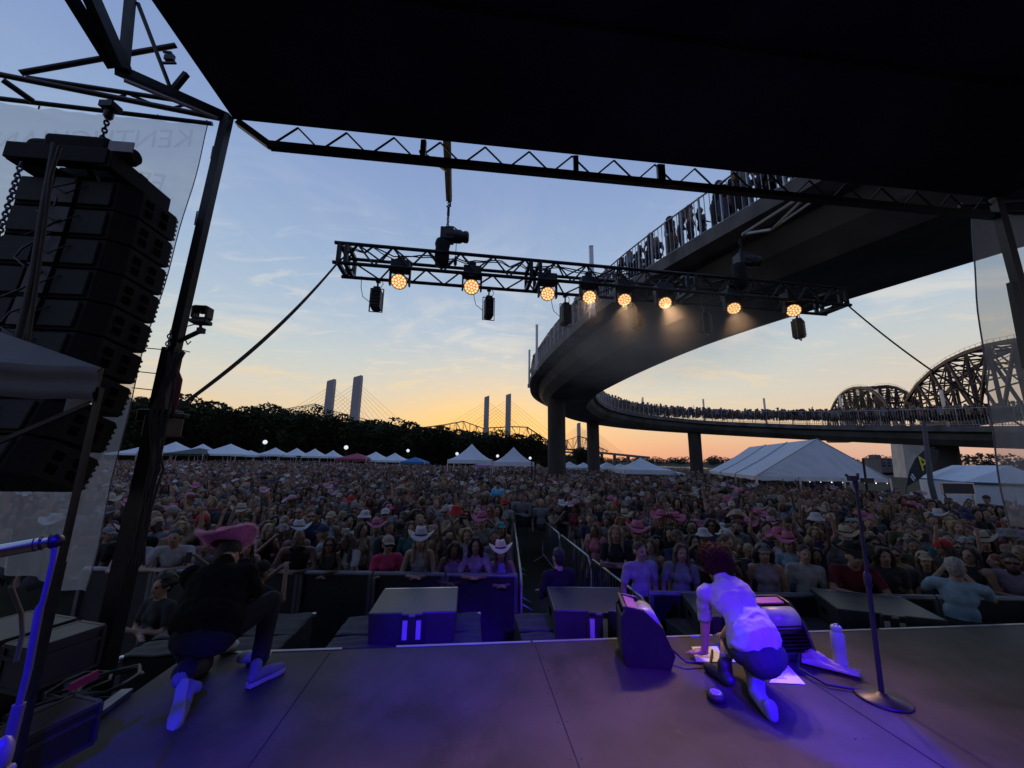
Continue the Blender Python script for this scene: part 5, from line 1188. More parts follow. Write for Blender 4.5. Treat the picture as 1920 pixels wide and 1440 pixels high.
pd = at(6, 1400, 1.15); tw = thing('speaker_stand_base', 'pale plastic corner lit bright blue at bottom left', 'stand base', pd); m = MB(); m.sphere(pd - UPZ * .02, .028, 12, sc=(.8, .8, 1.6)); m.box(pd - UPZ * .10, (.04, .06, .10)); m.build('foot', mat('pale_plastic', (.12, .12, .14), .4), tw, bevel=.01)
m = MB(); m.tube([at(20, 1100, 1.7), at(40, 1150, 1.8), at(42, 1190, 1.8), at(30, 1240, 1.8)], .008, 6); tag(m.build('loose_cable', mat('grey_cable', (.10, .095, .09), .6)), 'loose grey cable hanging left of the flight case', 'cable')

def flight_case(label, c, X, d, lidc=(.10, .10, .105), face=(.02, .018, .03)):
    X = Vector(X).normalized(); Yv = UPZ.cross(X); r = thing('flight_case', label, 'flight case', c, 'flight cases beside the stage')
    fm = mat('case_laminate_%g' % face[0], face, .5, var=.2, scale=5); lm = mat('case_lid_%g' % lidc[0], lidc, .5, var=.2, scale=6)
    m = MB(); m.box(c + UPZ * (d[2] * .36), (d[0], d[1], d[2] * .72), X, Yv); m.build('body', fm, r, bevel=.006)
    m = MB(); m.box(c + UPZ * (d[2] * .86), (d[0] - .004, d[1] - .004, d[2] * .27), X, Yv); m.build('lid', fm, r, bevel=.006)
    m = MB(); m.box(c + UPZ * (d[2] + .002), (d[0] * .97, d[1] * .97, .012), X, Yv); m.build('top_panel', lm, r)
    m = MB()
    for sx in (-1, 1):
        for sy in (-1, 1): m.bar(c + X * (sx * d[0] / 2) + Yv * (sy * d[1] / 2), c + X * (sx * d[0] / 2) + Yv * (sy * d[1] / 2) + UPZ * d[2], .022)
    for z in (.72, 1.0, 0.0):
        for sy in (-1, 1): m.bar(c - X * (d[0] / 2) + Yv * (sy * d[1] / 2) + UPZ * (z * d[2]), c + X * (d[0] / 2) + Yv * (sy * d[1] / 2) + UPZ * (z * d[2]), .02)
        for sx in (-1, 1): m.bar(c + X * (sx * d[0] / 2) - Yv * (d[1] / 2) + UPZ * (z * d[2]), c + X * (sx * d[0] / 2) + Yv * (d[1] / 2) + UPZ * (z * d[2]), .02)
    m.build('edging', mat('case_edge_metal', (.05, .05, .055), .45, .5), r)
    m = MB(); m.box(c + X * (d[0] / 2 + .006) + UPZ * (d[2] * .5), (.012, .14, .08), X, Yv); m.build('latch', BLACKM, r)
    return r
CX = (.24, .97, 0)
flight_case('flight case with grey top and purple lit side at the far left', at(100, 1228, 2.4) - UPZ * .10, CX, (.30, .2, .2))
flight_case('low black flight case beside the stage edge with red tag', at(80, 1350, 2.2) - UPZ * .18, CX, (.34, .2, .18), (.012, .012, .012), (.008, .008, .009))
flight_case('dark flight case behind the kneeling person near the steel leg', S(-3.2, 3.3, 1.08), CX, (.6, .5, .5), (.05, .05, .055), (.015, .015, .017))
rd = at(158, 1276, 2.02); m = MB(); m.box(rd, (.012, .10, .035), Vector((.97, -.24, 0)), Vector((.24, .97, .12)).normalized()); tag(m.build('red_tag', mat('red_plastic_tag', (.22, .012, .01), .5)), 'red label strip on the low black flight case', 'tag')
m = MB(); e0 = atz(100, 1398, ZF + .02); e1 = atz(238, 1296, ZF + .02); m.bar(e0, e1, .07, .03); tag(m.build('metal_ramp_strip', mat('dull_metal_strip', (.20, .21, .23), .45, .5, var=.3)), 'dull metal strip lying along the left stage edge', 'metal strip')
cm = MB(); rg = random.Random(21)
for k in range(7):
    u = -2.3 - rg.random() * .6; v = 2.6 + rg.random() * .9; cm.tube([S(u + math.cos(t * .7 + k) * (.12 + .05 * rg.random()), v + math.sin(t * .7 + k) * (.16 + .05 * rg.random()), 1.1 + .02 * k + .02 * rg.random()) for t in range(14)], .012, 6)
tag(cm.build('cable_coil', mat('dark_grey_cable', (.03, .03, .032), .5)), 'tangle of dark cables on the floor behind the kneeling person', 'cable coil')

# ================================================================== pit: covered subwoofers and wedge speakers
cover = mat('black_padded_cover', (.030, .030, .034), .8, var=.25, scale=9, bump=.6, bscale=14)
def sub(label, u0, u1, v0, v1, top):
    r = thing('subwoofer', label, 'subwoofer', S((u0 + u1) / 2, (v0 + v1) / 2, 0), 'covered subwoofers before the stage')
    m = MB(); m.sbox((u0 + u1) / 2, (v0 + v1) / 2, 0, u1 - u0, v1 - v0, top); m.build('cabinet', cover, r, bevel=.02)
    m = MB()
    for (f0, f1) in ((0, .36), (.38, 1)):
        def q(u, v, f0=f0, f1=f1): return S(u0 - .01 + (u1 - u0 + .02) * u, v0 - .01 + (v1 - v0 + .02) * (f0 + (f1 - f0) * v), top + .012 + .022 * math.sin(math.pi * u) * math.sin(math.pi * v) + .006 * math.sin(u * 23 + v * 5) + .005 * math.sin(v * 17 + u * 3))
        m.grid(q, 24, 12)
    m.build('padded_top', cover, r, thick=.012)
    for (u, v) in ((u0, v0), (u1, v0), (u1, v1)):
        m = MB(); m.box(S(u, v, top - .0), (.05, .05, .05), EX, EY); m.build('metal_corner', ALU, r, bevel=.012)
    m = MB(); m.tube([S(u0 + .2, v0 - .012, top * .6), S(u0 + .24, v0 - .04, top * .6), S(u0 + .42, v0 - .04, top * .6), S(u0 + .46, v0 - .012, top * .6)], .012, 6); m.build('handle', BLACKM, r)
sub('covered subwoofer beside the knee of the kneeling person', -3.0, -1.70, 4.2, 5.1, 1.0)
sub('covered subwoofer under the brightest wedge speaker', -1.26, .20, 4.2, 4.98, 1.0)
sub('covered subwoofer right of the aisle line under second wedge speaker', .62, 2.05, 4.15, 4.93, 1.0)
sub('covered subwoofer hidden behind the person in white shirt', 2.45, 3.65, 4.1, 4.88, .92)
sub('covered subwoofer under the wedge speaker right of microphone stand', 3.95, 5.5, 4.05, 4.83, .92)
fillm = mat('scuffed_black_cabinet', (.026, .026, .028), .5, var=.25, scale=7, bump=.05)
def fill(label, u, v, z, w_, d_, h, yaw, slope=.0, led=1.0):
    r = thing('wedge_speaker', label, 'wedge speaker', S(u, v, z), 'wedge speakers on the subwoofers'); X = EX * math.cos(yaw) + EY * math.sin(yaw); Yv = UPZ.cross(X); c = S(u, v, z)
    def q(x, y, zz_): return c + X * x + Yv * y + UPZ * zz_
    m = MB(); m.hexa([q(-w_ / 2 * .96, -d_ / 2, 0), q(w_ / 2 * .96, -d_ / 2, 0), q(w_ / 2 * .96, d_ / 2, 0), q(-w_ / 2 * .96, d_ / 2, 0), q(-w_ / 2, -d_ / 2, h), q(w_ / 2, -d_ / 2, h), q(w_ / 2, d_ / 2, h + slope), q(-w_ / 2, d_ / 2, h + slope)]); m.build('cabinet', fillm, r, bevel=.012)
    m = MB(); m.bar(q(-w_ / 2 + .01, d_ / 2 + .006, h + slope - .012), q(w_ / 2 - .01, d_ / 2 + .006, h + slope - .012), .022); m.build('front_edge', ALU, r)
    m = MB(); m.box(q(0, -d_ / 2 - .02, h * .52), (.26, .05, h * .92), X, Yv, taper=.8); m.box(q(0, -d_ / 2 - .03, h * .98), (.2, .08, .03), X, Yv); m.build('connector_housing', DARK, r, bevel=.01)
    for s in (-1, 1):
        m = MB(); m.box(q(s * .065, -d_ / 2 - .048, h * .5), (.045, .012, h * .6), X, Yv); m.build('connector_plate', mat('grey_connector_plate', (.42, .42, .46), .4), r)
    m = MB(); m.box(q(0, -d_ / 2 - .05, h * .98), (.06, .05, .02), X, Yv); m.build('top_clip', ALU, r)
    m = MB(); m.box(q(-w_ / 2 - .002, 0, h * .55), (.01, .12, .05), X, Yv); m.build('handle', recess, r)
fill('brightest wedge speaker on covered subwoofer in the centre of pit', -.48, 4.62, 1.02, .86, .74, .28, 0)
fill('wedge speaker right of the aisle with faint blue connector', 1.40, 4.50, 1.02, .88, .72, .29, -.10)
fill('wedge speaker directly behind the person in white shirt', 3.02, 4.45, .94, .88, .72, .27, -.3)
fill('wedge speaker seen behind the microphone stand', 4.70, 4.35, .94, .95, .74, .30, -.42)

# ================================================================== tents, lamps, flag, vehicles
def peak_tent(label, px, pyt, pye, Y, half, m_=TENTW, ratio=1.0, cat='tent', wall=.35, legs=True):
    t = at(px, pyt, Y); e = at(px, pye, Y); c = Vector((t.x, Y, 0)); r = thing('peak_tent', label, cat, c, 'tents beyond the crowd'); hz = t.z - e.z; n = 8
    mb = MB()
    def pnt(u, v):
        k = int(u * 4 - 1e-9); f = u * 4 - k; cs = [(-1, -1), (1, -1), (1, 1), (-1, 1), (-1, -1)]; x = cs[k][0] * (1 - f) + cs[k + 1][0] * f; y = cs[k][1] * (1 - f) + cs[k + 1][1] * f
        w_ = (1 - v); return Vector((t.x + x * half * w_, Y + y * half * w_, e.z + hz * (v ** 1.55 if ratio else v)))
    mb.grid(pnt, 16, 8, smooth=False); mb.build('canopy', m_, r)
    mb = MB()
    for i in range(4):
        a_ = pnt(i / 4, 0); b_ = pnt((i + 1) / 4, 0); mb.grid(lambda u, v, a_=a_, b_=b_: a_.lerp(b_, u) - Vector((0, 0, wall * v)), 6, 1)
    mb.build('valance', m_, r)
    if legs:
        for i in range(4):
            a_ = pnt(i / 4, 0); mb = MB(); mb.bar((a_.x, a_.y, 0), a_, .07); mb.build('leg', ALU, r)
    return r
peak_tent('left one of the two large white peak tents over the crowd', 885, 832, 862, 38, 1.98)
peak_tent('right one of the two large white peak tents over the crowd', 963, 838, 866, 34, 1.72)
peak_tent('white peak tent in front of the river right of piers', 1201, 858, 880, 34, 2.0)
BLUEC = mat('blue_tent_fabric', (.03, .16, .42), .7, var=.1, transl=.2); PINKC = mat('red_pink_tent_fabric', (.32, .04, .09), .7, var=.1, transl=.2); GREENC = mat('dark_green_tent_fabric', (.015, .03, .03), .7); LILAC = mat('lilac_tent_fabric', (.42, .25, .42), .7, transl=.2)
ts = [('white peak tent nearest to the steel leg on its right', 330, 828, 848, 74, 3.6, TENTW), ('white tent behind the dark green canopy, second group', 381, 832, 850, 76, 3.0, TENTW), ('dark green canopy between the leftmost white tents', 375, 840, 851, 70, 3.4, GREENC), ('large white peak tent left of the tallest globe lamp', 433, 832, 851, 72, 4.0, TENTW),
      ('small white tent beside the tallest globe lamp', 470, 844, 853, 72, 2.0, TENTW), ('white peak tent alone right of the tallest globe lamp', 517, 839, 852, 74, 2.3, TENTW), ('white peak tent below the middle of the tree belt', 557, 840, 854, 75, 2.2, TENTW), ('white peak tent below the first bridge tower', 591, 841, 855, 75, 2.2, TENTW),
      ('small white tent left of the second globe lamp', 625, 844, 856, 78, 1.8, TENTW), ('red pink canopy among white tents', 670, 850, 860, 70, 2.7, PINKC), ('white peak tent right of the red pink canopy', 705, 847, 862, 72, 2.9, TENTW), ('white peak tent left of the blue canopy', 741, 849, 863, 70, 2.5, TENTW),
      ('bright blue canopy in the middle of the tent row', 779, 857, 866, 66, 2.0, BLUEC), ('lilac canopy under the left large peak tent', 912, 867, 872, 50, 1.5, LILAC), ('white tent seen between the two nearest ramp piers', 1068, 865, 876, 52, 1.6, TENTW), ('small white tent left of the second ramp pier', 1094, 867, 876, 54, 1.5, TENTW),
      ('white tent right of the second ramp pier', 1138, 866, 878, 52, 1.9, TENTW), ('small white tent between piers and river tent', 1163, 869, 879, 54, 1.8, TENTW), ('dull white tent at the right foot of river tent', 1250, 878, 886, 40, 1.3, TENTW), ('white tent half hidden left of the steel leg', 262, 838, 850, 74, 3.2, TENTW)]
for (lb, px, a_, b_, Y, hf, mm) in ts: peak_tent(lb, px, a_, b_, Y, hf, mm, ratio=0 if mm in (BLUEC, PINKC, LILAC, GREENC) else 1, legs=True)
# big frame tent
bt = thing('frame_tent', 'big white gable tent with open sides right of the ramp piers', 'tent', at(1480, 890, 24))
g0 = at(1532, 823, 21.0); gl = at(1417, 888, 20.5); gr = at(1668, 902, 20.0); dx_ = Vector((-.1, 1, 0)).normalized() 
bk0 = at(1405, 838, 33.0); bkl = at(1300, 884, 32.5); ez = (gl.z + gr.z) / 2
for p in (gl, gr): p.z = ez
back = Vector((bk0.x - g0.x, bk0.y - g0.y, 0)); g1 = g0 + back; gl1 = gl + back; gr1 = gr + back
m = MB()
def rf1(u, v): p = gl.lerp(g0, v).lerp(gl1.lerp(g1, v), u); return p - Vector((0, 0, .10 * math.sin(math.pi * v) + .05 * abs(math.sin(u * 3 * math.pi)) * math.sin(math.pi * v)))
def rf2(u, v): p = gr.lerp(g0, v).lerp(gr1.lerp(g1, v), u); return p - Vector((0, 0, .10 * math.sin(math.pi * v)))
m.grid(rf1, 18, 8); m.grid(rf2, 18, 8)
def gab(u, v):
    b_ = gl.lerp(gr, u); top = gl.lerp(g0, u / .5) if u < .5 else g0.lerp(gr, (u - .5) / .5); return b_.lerp(top, v) + Vector((0, -.04 * math.sin(u * 44 + v * 9) * math.sin(math.pi * v), 0))
hip = MB(); f0 = (g0.x - gl.x) / (gr.x - gl.x)
def gab(u, v):
    b_ = gl.lerp(gr, u); top = gl.lerp(g0, u / f0) if u < f0 else g0.lerp(gr, (u - f0) / (1 - f0)); return b_.lerp(top, v) + Vector((0, -.03 * math.sin(u * 60 + v * 14) * math.sin(math.pi * v), 0))
m.build('roof', TENTW, bt); hip.grid(gab, 40, 10); hip.build('gable', TENTW, bt)
m = MB()
for f in (1 / 3, 2 / 3): m.tube([rf1(f, j / 8) + Vector((0, 0, .03)) for j in range(9)], .035, 6)
m.tube([gl, g0, gr], .035, 6); m.build('seam_rib', mat('grey_seam', (.4, .42, .45), .7), bt)
m = MB(); 
def vl(a_, b_): m.grid(lambda u, v: a_.lerp(b_, u) - Vector((0, 0, .22 * v * (.8 + .2 * abs(math.sin(u * 20))))), 24, 1)
vl(gl, gr); vl(gl, gl1); vl(gr, gr1); m.build('valance', TENTW, bt)
for p in [gl, gl.lerp(gr, .33), gl.lerp(gr, .66), gr, gl.lerp(gl1, .33), gl.lerp(gl1, .66), gl1, gr1]:
    m = MB(); m.bar((p.x, p.y, 0), p, .10); m.build('leg', ALU, bt)
bulbm = mat('string_bulb', (.9, .85, .7), .5, emit=(1, .86, .6), es=1.8)
m = MB()
for i in range(11): m.sphere(gl.lerp(gr, (.4 + .6 * (i + .5 * (i % 3)) / 11)) - Vector((0, .05, .24)), .022, 6)
m.build('string_light', bulbm, bt)
# second tent at the right edge
rt_ = thing('frame_tent', 'pale blue white tent with dark stripe at the far right', 'tent', at(1870, 910, 19)); a0 = at(1808, 905, 19.5); a1 = at(1895, 873, 18.5); a2 = at(1990, 908, 17)
m = MB(); bk = Vector((4, 6, 0)); a0.z = a2.z = (a0.z + a2.z) / 2
m.grid(lambda u, v: a0.lerp(a1, v).lerp(a0.lerp(a1, v) + bk, u), 4, 4); m.grid(lambda u, v: a2.lerp(a1, v).lerp(a2.lerp(a1, v) + bk, u), 4, 4); m.add([a0, a2, a1], [(0, 1, 2)]); m.build('roof', TENTW, rt_)
m = MB(); m.hexa([Vector((a0.x, a0.y, .0)), Vector((a2.x, a2.y, 0)), Vector((a2.x + 4, a2.y + 6, 0)), Vector((a0.x + 4, a0.y + 6, 0)), Vector((a0.x, a0.y, a0.z - .12)), Vector((a2.x, a2.y, a0.z - .12)), Vector((a2.x + 4, a2.y + 6, a0.z - .12)), Vector((a0.x + 4, a0.y + 6, a0.z - .12))]); m.build('side_wall', TENTW, rt_)
m = MB(); m.bar(a0 + Vector((0, -.03, -.06)), a2 + Vector((0, -.03, -.06)), .06, .12); m.build('stripe', mat('dark_stripe', (.05, .08, .10), .7), rt_)
# feather flag
fl = thing('feather_flag', 'black feather flag bearing a yellow letter A', 'flag', at(1700, 925, 24)); Y = 24.
out = [(1701, 912), (1705, 885), (1716, 862), (1735, 845), (1752, 842), (1760, 843), (1758, 862), (1745, 880), (1722, 900)]
m = MB(); m.prism([at(x, y, Y) for x, y in out], Vector((0, .03, 0))); m.build('cloth', mat('black_flag_cloth', (.025, .025, .027), .8), fl)
m = MB(); m.tube([at(1697, 930, Y), at(1701, 905, Y), at(1706, 882, Y), at(1717, 860, Y), at(1735, 843, Y), at(1752, 840, Y)], .03, 6); m.build('pole', BLACKM, fl)
ctr = at(1730, 868, Y) + Vector((0, -.05, 0)); M = frame(ctr, Vector((.86, 0, .5)), Vector((-.5, 0, .86))); text('lettering', 'A', 1.15, M, mat('yellow_print', (.62, .52, .05), .6), fl, ext=.01)
ctr = at(1709, 897, Y) + Vector((0, -.05, 0)); m = MB(); 
for k in range(2): m.box(ctr + Vector((.10 * k, 0, .12 * k)), (.10, .02, .34), Vector((.86, 0, .5)), Vector((0, 1, 0)))
m.build('white_mark', mat('white_print', (.6, .6, .6), .6), fl)
# utility pole and thin poles
r = thing('utility_pole', 'tall leaning grey pole before the stone bridge pier', 'pole', at(1752, 922, 21)); m = MB(); m.tube([Vector((at(1752, 922, 21).x, 21, 0)), at(1745, 905, 21), at(1732, 790, 21)], [.13, .12, .09], 10); m.build('pole', mat('weathered_grey_pole', (.10, .095, .10), .8), r); m = MB(); m.box(at(1736, 792, 21) + Vector((.1, 0, 0)), (.5, .12, .1)); m.build('crossarm', mat('weathered_grey_pole', (.10, .095, .10), .8), r)
r = thing('lamp_pole', 'thin dark pole with box in front of the big tent gable', 'pole', at(1622, 905, 18.5)); m = MB(); m.tube([Vector((at(1622, 905, 18.5).x, 18.5, 0)), at(1618, 860, 18.5)], .05, 8); m.build('pole', BLACKM, r); m = MB(); m.box(at(1626, 901, 18.4), (.48, .2, .22)); m.build('control_box', DARK, r)
gl_m = mat('globe_lamp_glass', (.9, .9, .9), .3, emit=(.92, .97, 1.0), es=.75)
for i, (px, py, rad, Y) in enumerate([(497, 829, .42, 78), (649, 839, .42, 80), (765, 845, .34, 84), (857, 851, .34, 82), (933, 855, .32, 84), (994, 859, .30, 84)]):
    c = at(px, py, Y); r = thing('street_lamp', ('tallest', 'second', 'third', 'fourth', 'fifth', 'rightmost')[i] + (' white globe lamp, counted from the left before the trees'), 'street lamp', (c.x, Y, 0), 'globe lamps before the trees')
    m = MB(); m.tube([(c.x, Y, 0), (c.x, Y, c.z - rad)], .08, 8); m.build('post', BLACKM, r); m = MB(); m.sphere(c, rad, 14); m.build('globe', gl_m, r)
# two dark thin posts at the right large tent, blue truss post
for i, px in enumerate((997, 1003)):
    p = at(px, 900, 22); m = MB(); m.bar((p.x, 22, 0), at(px, 864 + 2 * i, 22), .06); tag(m.build('scaffold_post', BLACKM), ('left' if i == 0 else 'right') + ' one of two black posts beside the right large peak tent', 'post', 'black posts by the large peak tents')
# van and low screen boards under the big tent
vn = thing('van', 'pale van parked in the shade of the big white tent', 'van', at(1565, 905, 26)); c = at(1515, 908, 27); c.z = .95; wh = mat('dull_white_paint', (.35, .37, .38), .35, var=.05)
prof = [(-2.3, -.45), (-2.35, .1), (-1.6, .35), (-1.0, 1.05), (2.1, 1.1), (2.3, .3), (2.3, -.45)]
m = MB(); m.prism([c + Vector((x, -.95, z)) for x, z in prof], Vector((0, 1.9, 0))); m.build('body', wh, vn, bevel=.06)
for (x0, x1) in ((-1.35, -.35), (-.2, .9), (1.0, 2.0)):
    m = MB(); m.box(c + Vector(((x0 + x1) / 2, -.97, .62)), (x1 - x0, .03, .5)); m.build('window', bwin, vn)
for x in (-1.5, 1.5):
    m = MB(); m.lathe(c + Vector((x, -1.0, -.55)), [(.36, 0), (.36, .25)], Vector((0, 1, 0)), 16); wv = m.build('wheel', RUBBER, vn); m = MB(); m.lathe(c + Vector((x, -1.02, -.55)), [(.2, 0), (.18, .04)], Vector((0, 1, 0)), 12); m.build('rim', ALU, wv)
c = at(1555, 905, 22); m = MB(); m.box((c.x, 25, .55), (7, .1, 1.1)); tag(m.build('dark_screen_fence', mat('dark_scrim', (.03, .03, .035), .8)), 'dark screen fence along the foot of the big white tent', 'fence')
bd = thing('sign_board', 'dark rectangular board between the leaning pole and right tent', 'board', at(1796, 915, 17)); c = at(1796, 916, 17); m = MB(); m.box(c, (1.3, .06, .42)); m.build('panel', mat('dark_board', (.035, .035, .04), .7), bd)
m = MB(); m.box(c, (1.4, .04, .5)); m.build('frame', ALU, bd)
for s in (-1, 1):
    m = MB(); m.bar(c + Vector((s * .6, 0, -.2)), Vector((c.x + s * .6, c.y, 0)), .06); m.build('post', ALU, bd)
# ================================================================== microphone stand and small things on the floor
mb_ = atz(1655, 1311, ZF); ms = thing('microphone_stand', 'black microphone stand with round base at right of stage', 'microphone stand', mb_)
m = MB(); m.lathe(mb_, [(.155, 0), (.158, .008), (.15, .018), (.05, .03), (.025, .045)], n=36); m.build('base', mat('worn_black_iron', (.05, .042, .04), .38, .4, var=.5, scale=9), ms)
top = at(1605, 912, mb_.y + .03); m = MB(); m.tube([mb_ + UPZ * .03, mb_.lerp(top, .55)], .016, 12); m.build('lower_tube', DARK, ms)
m = MB(); m.tube([mb_.lerp(top, .5), top], .011, 10); m.build('upper_tube', DARK, ms)
m = MB(); q = mb_.lerp(top, .53); m.lathe(q - UPZ * .05, [(.018, 0), (.023, .02), (.023, .09), (.014, .11)], n=12); m.build('clutch', DARK, ms)
m = MB(); m.lathe(top - UPZ * .02, [(.012, 0), (.016, .02), (.018, .06)], n=10); m.box(top + Vector((-.02, .0, .06)), (.06, .03, .04)); m.bar(top + Vector((.02, 0, .05)), top + Vector((.028, 0, .1)), .014); m.bar(top + Vector((-.03, 0, .05)), top + Vector((-.052, .02, .09)), .018); m.build('clip', DARK, ms)
# bottle
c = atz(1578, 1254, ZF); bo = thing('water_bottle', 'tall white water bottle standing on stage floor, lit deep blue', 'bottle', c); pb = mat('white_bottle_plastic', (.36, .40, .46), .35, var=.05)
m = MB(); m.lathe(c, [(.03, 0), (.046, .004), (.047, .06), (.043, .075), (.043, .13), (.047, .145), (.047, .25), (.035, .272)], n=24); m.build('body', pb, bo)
m = MB(); m.lathe(c + UPZ * .272, [(.036, 0), (.038, .004), (.038, .035), (.03, .042)], n=20); m.build('lid', pb, bo)
m = MB(); m.tube([c + Vector((-.02, 0, .31)), c + Vector((-.012, 0, .325)), c + Vector((.012, 0, .325)), c + Vector((.02, 0, .31))], .006, 6); m.build('loop', pb, bo)
# cloth
m = MB(); k0 = atz(1557, 1253, ZF + .01); rg = random.Random(2); X = Vector((.75, -.62, 0)).normalized(); Yv = UPZ.cross(X)
def tw_(u, v):
    return k0 + X * ((u - .5) * .36) + Yv * ((v - .5) * (.16 - .05 * u)) + UPZ * (.012 + .07 * math.exp(-((u - .25) / .25) ** 2) * (1 - abs(2 * v - 1) ** 2) + .02 * math.sin(u * 14 + v * 5) ** 2 * (1 - abs(2 * v - 1)) + .012 * math.sin(v * 19))
m.grid(tw_, 26, 14); tag(m.build('towel', mat('mauve_lit_towel_cotton', (.42, .34, .44), .9, var=.08, bump=.4, scale=60), thick=.012), 'crumpled white towel beside the water bottle', 'towel')  # white cotton with the magenta stage light mixed into its base colour
# tape
c = atz(1343, 1312, ZF); tp_ = thing('tape_roll', 'black roll of tape lying on the floor near the boots', 'tape', c); m = MB(); m.lathe(c, [(.036, 0), (.058, 0), (.058, .048), (.036, .048), (.036, 0)], n=28, close=False); m.build('tape', DARK, tp_); m = MB(); m.lathe(c + UPZ * .001, [(.030, 0), (.036, 0), (.036, .049), (.030, .049), (.030, 0)], n=24, close=False); m.build('core', mat('card_core', (.5, .48, .5), .8), tp_)
# paper sheets with printed lines
PAPER = mat('white_paper', (.78, .76, .76), .7, var=.03)
def sheet(label, pts, rows, m_=PAPER):
    P = [atz(x, y, ZF + .004) for x, y in pts]; r = thing('paper_sheet', label, 'paper', P[0], 'song sheets on the stage floor')
    m = MB(); m.prism(P, UPZ * .002); m.build('sheet', m_, r)
    m = MB(); rg = random.Random(rows)
    for i in range(rows):
        f = .12 + .78 * i / rows; a = P[0].lerp(P[3], f); b = P[1].lerp(P[2], f); e = rg.uniform(.35, .85); a2 = a.lerp(b, .1); b2 = a.lerp(b, .1 + e * .8); d = (P[3] - P[0]) * (.30 / rows)
        if rg.random() < .12: continue
        m.add([a2 + UPZ * .0032, b2 + UPZ * .0032, b2 + d + UPZ * .0032, a2 + d + UPZ * .0032], [(0, 1, 2, 3)])
    m.build('print', mat('grey_ink', (.16, .15, .17), .8), r)
sheet('paper sheet under the hand of the person in white shirt', [(1297, 1213), (1345, 1212), (1358, 1240), (1306, 1243)], 9)
sheet('second paper sheet right of the supporting arm', [(1350, 1212), (1374, 1211), (1400, 1243), (1368, 1241)], 8)
sheet('third paper sheet partly hidden under the knee', [(1374, 1226), (1412, 1222), (1420, 1240), (1404, 1245)], 6)
sheet('single paper sheet lying right of the kneeling shin', [(1470, 1247), (1477, 1247), (1510, 1283), (1442, 1280)], 12)
# black wedge cabinets with white drum
drum = mat('white_drum_plastic', (.34, .34, .37), .35); MAG = mat('magenta_glow_panel', (.30, .03, .27), .4, emit=(.55, .03, .6), es=.05)  # panel is no lamp; a faint magenta glow is put into its material
def floor_unit(label, loc, yaw, s=1.0):
    r = thing('floor_wedge', label, 'floor wedge', (0, 0, 0), 'open black wedge cabinets on the stage'); prof = [(-.17, 0), (.17, 0), (.21, .10), (.12, .30), (-.02, .42), (-.15, .44), (-.20, .36), (-.20, .08)]
    for sx in (-1, 1):
        m = MB(); m.prism([Vector((sx * .17, y, z)) for y, z in prof], Vector((-sx * .025, 0, 0))); m.build('cheek', BLACK, r, bevel=.006)
    m = MB(); m.box((0, -.185, .20), (.30, .02, .32)); m.box((0, 0, .05), (.29, .3, .06)); m.box((0, -.17, .425), (.34, .03, .03)); m.build('back_panel', DARK, r, bevel=.006)
    m = MB(); m.lathe((-.145, .01, .29), [(.02, 0), (.105, .005), (.105, .285), (.02, .29)], Vector((1, 0, 0)), 22); m.build('drum', drum, r)
    m = MB(); m.box((0, -.10, .415), (.26, .09, .012), Vector((1, 0, 0)), Vector((0, .94, -.2)).normalized()); m.build('magenta_glow_panel', MAG, r)
    m = MB()
    for k in range(7): m.bar((-.14, .13 + .008 * k, .28 - .025 * k), (.14, .13 + .008 * k, .28 - .025 * k), .008)
    m.build('grille', BLACKM, r)
    m = MB(); m.tube([(0, .2, .1), (.1, .3, .04), (.05, .5, .02), (-.2, .6, .015)], .01, 6); m.build('cable', CABLE, r)
    r.location = loc; r.rotation_euler.z = yaw; r.scale = (s, s, s); return r
floor_unit('left open wedge cabinet with white drum beside the song sheets', S(1.52, 3.42, ZF), R(-98), 1.0)
floor_unit('right open wedge cabinet with magenta panel behind the white shirt', S(2.72, 3.38, ZF), R(186), .95)
# ================================================================== the two people on stage
PM['teeW'] = mat('white_cotton_tee', (.36, .35, .365), .85, var=.06, scale=30, bump=.9, spec=.2, bscale=7, stretch=(1, 1, .6)); PM['teeB'] = mat('black_cotton_tee', (.006, .0058, .0058), .9, var=.2, scale=14, bump=.2, spec=.15)
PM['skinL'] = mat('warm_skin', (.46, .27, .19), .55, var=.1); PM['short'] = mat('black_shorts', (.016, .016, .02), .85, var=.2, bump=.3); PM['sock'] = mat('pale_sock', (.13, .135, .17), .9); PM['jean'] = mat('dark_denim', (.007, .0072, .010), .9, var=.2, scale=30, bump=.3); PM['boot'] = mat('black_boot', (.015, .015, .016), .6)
WS = ['skinL', 'lip', 'dark', 'short', 'sock', 'boot', 'jean']
def person_obj(name, label, base, prims, voxel, paint=(), slots=WS):
    base = Vector(base); me = grow('body', prims, voxel, paint, slots=slots, smooth=3)
    me.transform(Matrix.Translation(-base)); o = bpy.data.objects.new(name, me); col.objects.link(o); o.location = base; WL[o.name] = base
    tag(o, label, 'person', 'people kneeling on stage'); return o
def child(name, prims, voxel, parent, slots, noise=0, nscale=18, smooth=3):
    me = grow(name, prims, voxel, slots=slots, smooth=smooth, noise=noise, nscale=nscale); me.transform(Matrix.Translation(-WL[parent.name])); o = bpy.data.objects.new(name, me); col.objects.link(o); o.parent = parent; WL[o.name] = WL[parent.name]; return o
V = Vector
